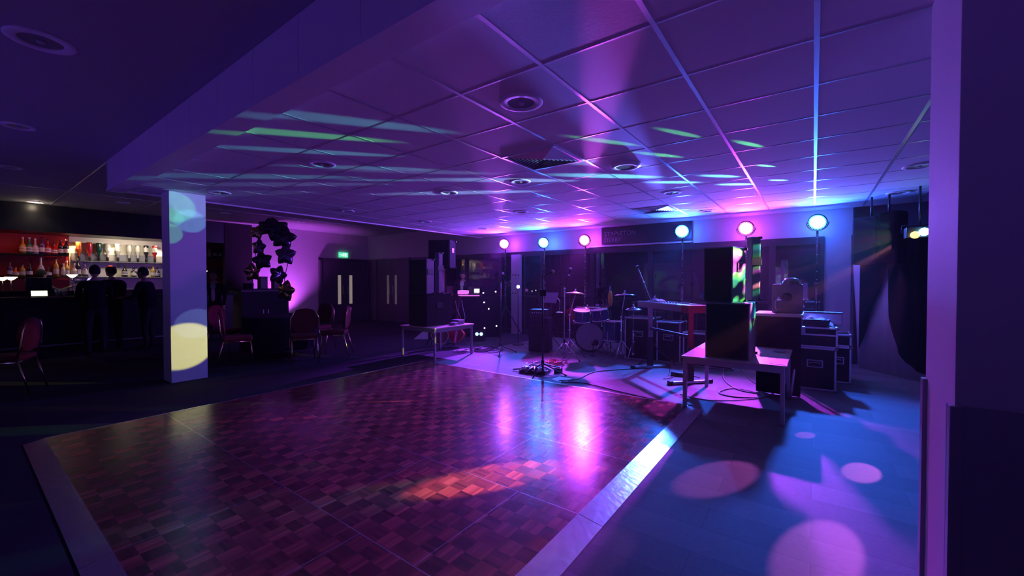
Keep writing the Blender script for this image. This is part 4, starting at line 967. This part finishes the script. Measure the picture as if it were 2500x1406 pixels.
# till and tablet
p = X(95, 700, -12.2)
t = thing('till', 'black till screen on the bar counter', 'till', (-12.2, p.y, 1.1), 0)
q1, q2 = X(63, 700, -12.2), X(128, 700, -12.2); hw = (q2.y-q1.y)/2
B('monitor', 'black_plastic', (-.03,.02,-hw,hw,.06,.36), t, .008); B('base', 'black_plastic', (-.12,.08,-.12,.12,0,.06), t, .01)
q1, q2 = X(73, 716, -11.98), X(119, 716, -11.98)
t = thing('tablet', 'bright tablet screen lying tilted in front of the till', 'tablet', (-11.98, (q1.y+q2.y)/2, 1.101), 0); hw = (q2.y-q1.y)/2
MB().box(-.01,.01,-hw,hw,.0,.13,rot=Matrix.Rotation(-.5,3,'Y'),piv=(0,0,0)).build('casing', 'black_plastic', t)
MB().box(.0105,.013,-hw+.015,hw-.015,.012,.12,rot=Matrix.Rotation(-.5,3,'Y'),piv=(0,0,0)).build('screen', 'screen', t)
p = X(205, 690, -12.0); t = thing('beer_tap', 'chrome beer tap with violet glowing lens beside the first man', 'beer tap', (-12.0, p.y, 1.1))
T('column', 'chrome', [(0,0,0),(0,0,.3)], .035, t); T('cross_tube', 'chrome', [(0,-.18,.3),(0,.18,.3)], .03, t); MB().lathe([(0,.03),(.05,.03),(.055,.0),(0,-.01)], 18, o=(.02,.1,.32), axis='x').build('lens', 'tap_glow', t)
MB().lathe([(.05,.0),(.062,.0),(.062,.03),(.05,.03)], 18, o=(.02,-.1,.32), axis='x').build('badge_ring', 'chrome', t)
for k, (px, nm) in enumerate(((140,'glass tumbler left of the first man'),(157,'stemmed glass near the beer tap'),(187,'small dark bar tool pot at the counter edge'))):
    p = X(px, 712, -12.05); t = thing('drinking_glass', nm, 'glass', (-12.05, p.y, 1.1), 0)
    MB().lathe([(0,.0),(.03,.002),(.04,.13),(.037,.13),(.027,.01),(0,.01)], 16).build('bowl', 'lamp_glass', t)
# ------------------------------------------------------------------ people
def person(label, pos, rz, H=1.76, arms=None, lean=0, mats=('suit','trousers','skin'), shirt=False, hair='hair_dark', bald=False, girth=1.0, head_turn=0, head_tilt=0):
    s = H/1.76; V = []; E = []; Rr = []
    def v(x, y, z, r, par=None):
        V.append(Vector((x, y, z))*s); Rr.append(r*s)
        if par is not None: E.append((par, len(V)-1))
        return len(V)-1
    ly = lambda z: lean*max(0, z-.95)
    pel = v(0,0,.96,.135*girth); wa = v(0,ly(1.12),1.12,.125*girth,pel); ch = v(0,ly(1.3),1.31,.15*girth,wa); nb = v(0,ly(1.47),1.465,.075,ch); nt = v(0,ly(1.56)+.01,1.56,.055,nb)
    hands = []
    for sd in (-1,1):
        hip = v(sd*.095,0,.88,.095*girth,pel); kn = v(sd*.105,.02,.5,.062,hip); an = v(sd*.11,-.02,.1,.045,kn); toe = v(sd*.13,.13,.045,.04,an)
        sh = v(sd*.17,ly(1.42),1.42,.068,ch); a = (arms or {}).get(sd, ((.05,0,-.3),(.02,.06,-.26)))
        e0 = Vector((sd*a[0][0], a[0][1], a[0][2])); e1 = Vector((sd*a[1][0], a[1][1], a[1][2])); p0 = V[sh]/s+Vector((sd*.035,0,-.03))
        sh2 = v(*p0, .058, sh); p1 = p0+e0; el = v(*p1, .043, sh2); p2 = p1+e1; wr_ = v(*p2, .027, el); d = e1.normalized()
        sidev = Vector((0,0,1)).cross(d); sidev = sidev.normalized() if sidev.length > .2 else Vector((0,1,0)); palm = p2+d*.07; pm = v(*palm, .028, wr_); hands.append(palm*s)
        curl = d.cross(sidev)*-1
        for k in range(4):
            b = palm+sidev*(.026-.0175*k)+d*.02; m_ = b+d*(.035-.004*abs(k-1.3))+curl*.006; tip = m_+d*.026+curl*.02
            f1 = v(*b, .0085, pm); f2 = v(*m_, .0078, f1); v(*tip, .0065, f2)
        b = p2+d*.035+sidev*.032; f1 = v(*b, .0095, pm); v(*(b+d*.035+sidev*.018+curl*.012), .008, f1)
    me = bpy.data.meshes.new('p'); me.from_pydata(V, E, []); o = bpy.data.objects.new('p', me); C.objects.link(o)
    sk = o.modifiers.new('s', 'SKIN'); sk.use_smooth_shade = True
    for i, q in enumerate(me.skin_vertices[0].data): q.radius = (Rr[i]*(1.0), Rr[i]); q.use_root = (i == 0)
    # a torso is wider than deep
    for i, k in ((0,1.18),(1,1.15),(2,1.22)): me.skin_vertices[0].data[i].radius = (Rr[i]*k*.82, Rr[i]*.82) if False else (Rr[i]*.86, Rr[i]*1.12)
    ss = o.modifiers.new('u', 'SUBSURF'); ss.levels = 2; ss.render_levels = 2
    dg = bpy.context.evaluated_depsgraph_get(); em = bpy.data.meshes.new_from_object(o.evaluated_get(dg)); bpy.data.objects.remove(o)
    g = MB(); g.bm.from_mesh(em); hz = (1.66)*s; hy = (ly(1.62)+.02)*s
    for f in g.bm.faces:
        c = f.calc_center_median(); f.smooth = True
        arm = abs(c.x) > .16*s and c.z > .6*s
        if any((c-h).length < .115*s for h in hands) and min((c-h).length for h in hands) < .115*s: f.material_index = 2
        elif c.z > 1.475*s and abs(c.x) < .1*s: f.material_index = 2
        elif c.z < .9*s and not arm: f.material_index = 1 if c.z > .09*s else 3
        elif shirt and c.y > ly(c.z/s)*s+.05*s and abs(c.x) < (.03+.12*(c.z/s-1.0)*.5)*s and c.z > 1.0*s: f.material_index = 4
        else: f.material_index = 0
    hr = Matrix.Rotation(head_turn,3,'Z') @ Matrix.Rotation(head_tilt,3,'X'); hc = Vector((0,hy,hz)); g.mi = 2
    P_ = lambda a: hc+hr@(Vector(a)*s)
    g.ell(hc, (.074*s,.092*s,.115*s), 20, 14, rot=hr); g.ell(P_((0,.03,-.065)), (.052*s,.058*s,.05*s), 14, 10, rot=hr)
    g.ell(P_((0,.098,-.012)), (.013*s,.02*s,.026*s), 8, 6, rot=hr); g.ell(P_((0,.088,-.056)), (.024*s,.01*s,.007*s), 8, 6, rot=hr)
    for sd in (-1,1):
        g.ell(P_((sd*.076,-.004,-.005)), (.01*s,.018*s,.03*s), 8, 6, rot=hr); g.mi = 5; g.ell(P_((sd*.028,.082,.012)), (.012*s,.008*s,.007*s), 8, 6, rot=hr); g.mi = 2
        g.ell(P_((sd*.028,.083,.032)), (.02*s,.009*s,.006*s), 8, 6, rot=hr)
    body = g.build('person', [mats[0], mats[1], mats[2], 'black_plastic', 'shirt', 'frame_dark']); body.location = pos; body.rotation_euler = (0,0,rz)
    tag(body, label, 'person', 'people in the hall')
    if hair:
        g = MB(); N, Mv = 22, 12
        def hf(a, b):
            an = 2*PI*a; th = b*(2.05 if math.sin(an) < -.2 else 1.62)
            if bald: th = .75+b*(1.3 if math.sin(an) < -.2 else .9)
            k = 1.0+.02*math.sin(an*9); fr = math.sin(an)
            if fr > .3: th = min(th, 1.0+.5*(1-fr)) if not bald else min(th, 1.2)
            return P_((.081*k*math.sin(th)*math.cos(an), .1*k*math.sin(th)*math.sin(an)-.004, .124*k*math.cos(th)+.004))
        g.grid(hf, N, Mv); g.build('hair', hair, body, solid=.006)
    return body
def ground(px, x): p = X(px, 700, x); return Vector((p.x, p.y, 0))
toward_bar = rz_dir(-1, .05)
fwd_arm = {-1: ((.03,.12,-.25),(-.03,.22,.02)), 1: ((.03,.12,-.25),(-.03,.22,.02))}
person('man in dark suit seen from behind at the bar, left of the reddish head', ground(232, -10.9), toward_bar, 1.68, fwd_arm, girth=1.12)
person('balding man with red lit crown standing at the bar beside the dark haired man', ground(272, -11.45), toward_bar+.25, 1.70, fwd_arm, bald=True, girth=1.1, head_turn=.3)
person('man in dark jacket by the pillar at the bar, head in profile facing left', ground(362, -11.0), rz_dir(-.65,-.75), 1.66, {-1: ((.03,.1,-.26),(-.05,.22,.0)), 1: ((.03,.12,-.25),(-.03,.2,.05))}, girth=1.15, lean=.12)
person('bartender in grey top reaching towards a bottle behind the till', ground(86, -13.0), rz_dir(-.6,.8), 1.62, {-1: ((.05,.1,-.22),(.0,.2,.12)), 1: ((.1,.15,-.1),(.03,.22,.1))}, mats=('suit_grey','trousers','skin'), lean=.15)
q = D(1130, 700, 11.15)
person('person in dark jacket and white shirt looking down behind the DJ booth', Vector((q.x, q.y, 0)), rz_dir(.45,-.9), 1.66, {-1: ((.03,.14,-.24),(-.02,.24,-.03)), 1: ((.03,.14,-.24),(-.02,.24,-.03))}, shirt=True, head_tilt=-.45)
q = ground(525, -11.3)
person('person in dark suit and white shirt in the shadows right of the pillar', q, rz_dir(.8,-.6), 1.62, {-1: ((.04,.05,-.28),(.0,.1,-.24)), 1: ((.08,.12,-.22),(.05,.22,.1))}, shirt=True, lean=.1)
# ------------------------------------------------------------------ lights
def light(kind, name, loc, target, power, col, size=.02, angle=60, blend=.5, sy_=None):
    l = bpy.data.lights.new(name, kind); l.energy = power; l.color = col
    o = bpy.data.objects.new(name, l); C.objects.link(o); o.location = loc
    if target is not None: o.rotation_euler = (Vector(target)-Vector(loc)).to_track_quat('-Z', 'Y').to_euler()
    if kind == 'SPOT': l.spot_size = math.radians(angle); l.spot_blend = blend; l.shadow_soft_size = size
    elif kind == 'AREA': l.shape = 'RECTANGLE'; l.size = size; l.size_y = sy_ or size
    else: l.shadow_soft_size = size
    return o
COL = dict(pink=(.32,.04,1.0), blue=(.025,.13,1.0), red=(.5,.045,1.0))
TG = [(-5.4,5.2,0), (-4.3,5.1,0), (-3.3,5.0,0), (-2.2,5.5,0), (-.9,4.6,0), (.55,4.9,0)]
PW = dict(pink=2700, blue=1050, red=2000)
for i, (q, aim, col) in enumerate(LAMPS):
    light('SPOT', 'stage_beam', q+aim*.06, TG[i], PW[col], COL[col], .05, 38 if i < 3 else 50, 1.0)
    light('SPOT', 'stage_spill', q+aim*.06, q+Vector((.15 if i > 2 else -.15,-1,.12)), 280, COL[col], .08, 150, 1.0)
    # point light added behind each lamp, standing in for its glow on the bulkhead
    light('POINT', 'added_backglow', q+Vector((0,.2,-.02)), None, 13, COL[col], .08)
# uplighter on the pink wall
q = Vector((-12.45, 5.8, .08)); light('SPOT', 'wall_or_fill_uplight', q, (-13.05, 6.0, 2.6), 420, (.62,.09,1.0), .05, 95, .9)
t = thing('floor_or_fill_uplighter', 'small floor uplighter washing the far wall pink', 'uplighter', (-12.45, 5.8, 0)); MB().lathe([(0,0),(.08,0),(.09,.06),(.07,.062),(0,.05)], 20).build('housing', 'black_plastic', t); MB().lathe([(0,.063),(.06,.063)], 18).build('lens', 'par_pink', t)
for k, (x, y, pw) in enumerate(((-9.5, -2.9, 70), (-5.6, -2.9, 130), (-1.0, -2.9, 90), (2.6, -1.2, 40))):  # unseen uplighters added as violet fill for the fascia and raised ceiling
    light('SPOT', 'wall_or_fill_uplight', (x, y, .08), (x+.2, y+3.6, 3.4), pw, (.19,.035,1.0), .05, 85, 1.0)
    t = thing('floor_or_fill_uplighter', ['added fill uplighter at the end of the bar behind the viewpoint','added fill uplighter below the pale wall panel behind the viewpoint','added fill uplighter behind the viewpoint near the jamb','added fill uplighter beyond the near jamb'][k], 'uplighter', (x, y, 0)); MB().lathe([(0,0),(.08,0),(.09,.06),(.07,.062),(0,.05)], 20).build('housing', 'black_plastic', t); MB().lathe([(0,.063),(.06,.063)], 18).build('lens', 'par_blue', t)
# bar lights
for px in (186, 283, 386):
    p = X(px, 590, XB+.16); light('SPOT', 'bar_downlight', (XB+.17, p.y, 2.4), (XB+.06, p.y, 1.6), 34, (1,.72,.38), .02, 72, .5)
light('AREA', 'bar_shelf_light', (XB+.7, (wl+wr)/2, 2.35), (XB, (wl+wr)/2, 1.5), 7, (1,.85,.62), .8, sy_=.2)
p = X(160, 590, XB+.16); light('SPOT', 'bar_red_light', (XB+.12, p.y, 2.41), (XB+.05, p.y-.1, 1.0), 9, (1,.25,.12), .03, 80, .7)
p = X(60, 640, XB+.3); light('AREA', 'bar_red_wash', (XB+.5, p.y, 2.35), (XB+.1, p.y, 1.2), 1.6, (1,.25,.2), 1.8, sy_=.2)
p = X(492, 600, XB+.2); light('SPOT', 'bar_red_light', (XB+.2, p.y, 2.4), (XB+.05, p.y, 1.2), 8, (1,.12,.1), .03, 60, .7)
p = Z(86, 493, ZU); light('SPOT', 'downlight_beam', (p.x, p.y, ZU-.03), (p.x, p.y, 0), 12, (1,.8,.55), .04, 130, .9)
light('POINT', 'downlight_glow', (p.x, p.y, ZU-.06), None, 1.6, (1,.8,.55), .03)
p = X(272, 640, -11.7); light('SPOT', 'red_crown_light', (-12.0, ground(272,-11.45).y, 2.5), (-11.45, ground(272,-11.45).y, 1.63), 260, (1,.1,.04), .03, 9, .5)
p = D(1127, 690, 10.5); light('POINT', 'booth_glow', (p.x+.1, p.y-.05, 1.15), None, 2.2, (.9,.95,.85), .1)
# effect light: many narrow coloured beams
def beam(px, py, surf, col, ang, power, blend=.25, src=None):
    tgt = surf(px, py); light('SPOT', 'effect_beam', src or (FX+Vector((-.05,-.09,.0))), tgt, power*BK, col, .006, ang, blend)
cz = lambda x, y: Z(x, y, ZC)
fl = lambda x, y: Z(x, y, 0)
BK = 6
CY, GR, LB, PK, YE = (.15,.75,1), (.15,1,.3), (.3,.5,1), (.85,.16,.9), (1,.95,.2)
SR = Vector((FX.x+.35, FX.y+.1, FX.z+.0))
for px, py, c, an, pw in ((700,325,GR,2.4,420),(800,290,CY,3.0,200),(760,370,CY,2.2,260),(560,430,CY,3.2,240),(900,410,CY,2.4,200),(700,450,LB,3,160),(950,440,CY,1.6,180),(1050,420,LB,3,120),
    (1480,345,GR,1.5,60),(1660,325,GR,1.3,45),(1830,352,GR,1.5,45),(1610,378,GR,1.6,60),(1870,405,GR,1.6,60),(1500,430,CY,3.6,110),(1650,445,CY,3,90),(1800,450,CY,3.6,80),(1250,440,LB,3,120),(1760,430,CY,3,60),(1900,440,CY,2.6,50),(1150,470,LB,3,140),(1450,398,LB,3.4,60)):
    beam(px, py, cz, c, an*(.66 if px < 1100 else .95), pw*(2.4 if px < 1100 else 7), .9)
BK = 3
pil = lambda x, y: X(x, y, -7.08)
for px, py, c, an, pw in ((450,845,YE,3.9,900),(470,490,LB,3,420),(425,505,GR,2.6,330),(465,540,CY,2,260),(410,570,GR,1.7,260),(415,530,GR,1.6,220),(478,790,LB,2.6,160)):
    beam(px, py, pil, c, an, pw)
BK = 3.5
for px, py, c, an, pw in ((1757,1163,PK,4.9,400),(2103,1152,PK,3.5,280),(2000,1352,PK,4.3,420),(1966,1062,PK,2.4,180),(1190,1176,(1,.3,.42),3.9,4200),(1400,1160,(1,.3,.4),2.2,1700),(940,995,(1,.3,.35),3.0,3000),(1340,1396,PK,4.2,160),(1440,910,GR,2.4,10),(1620,932,YE,2.4,9),(1390,877,GR,3,18),(870,912,YE,1.6,160),(1215,1393,(1,.4,.25),2.4,120)):
    beam(px, py, fl, c, an, pw*.8, .45)
BK = 7
beam(1072, 803, lambda x, y: Y(x, y, 4.93), YE, 1.4, 180); beam(1065, 830, lambda x, y: Y(x, y, 4.95), YE, 1.0, 120); beam(985, 858, lambda x, y: Y(x, y, 4.95), YE, .8, 140)
BK = 2
beam(52, 835, lambda x, y: X(x, y, -7.95), (1,.4,.2), 2.4, 160)
# two haze shafts running up towards the viewpoint
for i, tg, c, an, pw in ((0, cz(1190,300), (.5,.08,1), 5, 1500), (3, cz(1350,120), (.12,.12,1), 6, 5000), (2, cz(1490,80), (.7,.08,1), 3.0, 5000)):
    light('SPOT', 'haze_shaft', LAMPS[i][0]+Vector((0,-.05,.02)), tg, pw, c, .03, an, 1.0)
# patterned beam on the side of the right stack
o = light('SPOT', 'pattern_beam', FX+Vector((-.05,-.09,0)), (-.6, 5.15, 1.5), 1900, (1,1,1), .004, 24, .2)
l = o.data; l.use_nodes = True; ns, ls = l.node_tree.nodes, l.node_tree.links; em = ns['Emission']
tc = ns.new('ShaderNodeTexCoord'); mp = ns.new('ShaderNodeMapping'); mp.inputs['Scale'].default_value = (30,30,6); ls.new(tc.outputs['Normal'], mp.inputs['Vector'])
vo = ns.new('ShaderNodeTexVoronoi'); vo.inputs['Scale'].default_value = 1.0; vo.feature = 'SMOOTH_F1'; ls.new(mp.outputs[0], vo.inputs['Vector'])
nz = ns.new('ShaderNodeTexNoise'); nz.inputs['Scale'].default_value = .35; ls.new(mp.outputs[0], nz.inputs['Vector'])
cr = ns.new('ShaderNodeValToRGB'); ls.new(nz.outputs['Fac'], cr.inputs[0]); e = cr.color_ramp.elements; e[0].position = .38; e[0].color = (.02,.5,.6,1); e[1].position = .5; e[1].color = (.2,1,.05,1); k = e.new(.6); k.color = (1,.15,.8,1)
st = ns.new('ShaderNodeMapRange'); st.inputs['From Min'].default_value = .55; st.inputs['From Max'].default_value = .25; ls.new(vo.outputs['Distance'], st.inputs['Value'])
ls.new(cr.outputs[0], em.inputs['Color']); ls.new(st.outputs[0], em.inputs['Strength'])
# ------------------------------------------------------------------ haze hanging in the lamp beams
HAZE = True
if HAZE:
    for k, (z0, z1, dn) in enumerate(((.05,2.6,.0026),)):
        o = B('stage_haze', 'wall_dark', (-9.5, .75, 1.0, 8.92, z0, z1-.0005)); tag(o, 'thin purple haze hanging in the stage light under the ceiling', 'haze', kind='stuff')
        m = bpy.data.materials.new('haze'); m.use_nodes = True; nt = m.node_tree; nt.nodes.clear()
        out = nt.nodes.new('ShaderNodeOutputMaterial'); vs = nt.nodes.new('ShaderNodeVolumeScatter'); vs.inputs['Density'].default_value = dn; vs.inputs['Anisotropy'].default_value = .55
        nt.links.new(vs.outputs[0], out.inputs['Volume']); o.data.materials.clear(); o.data.materials.append(m)
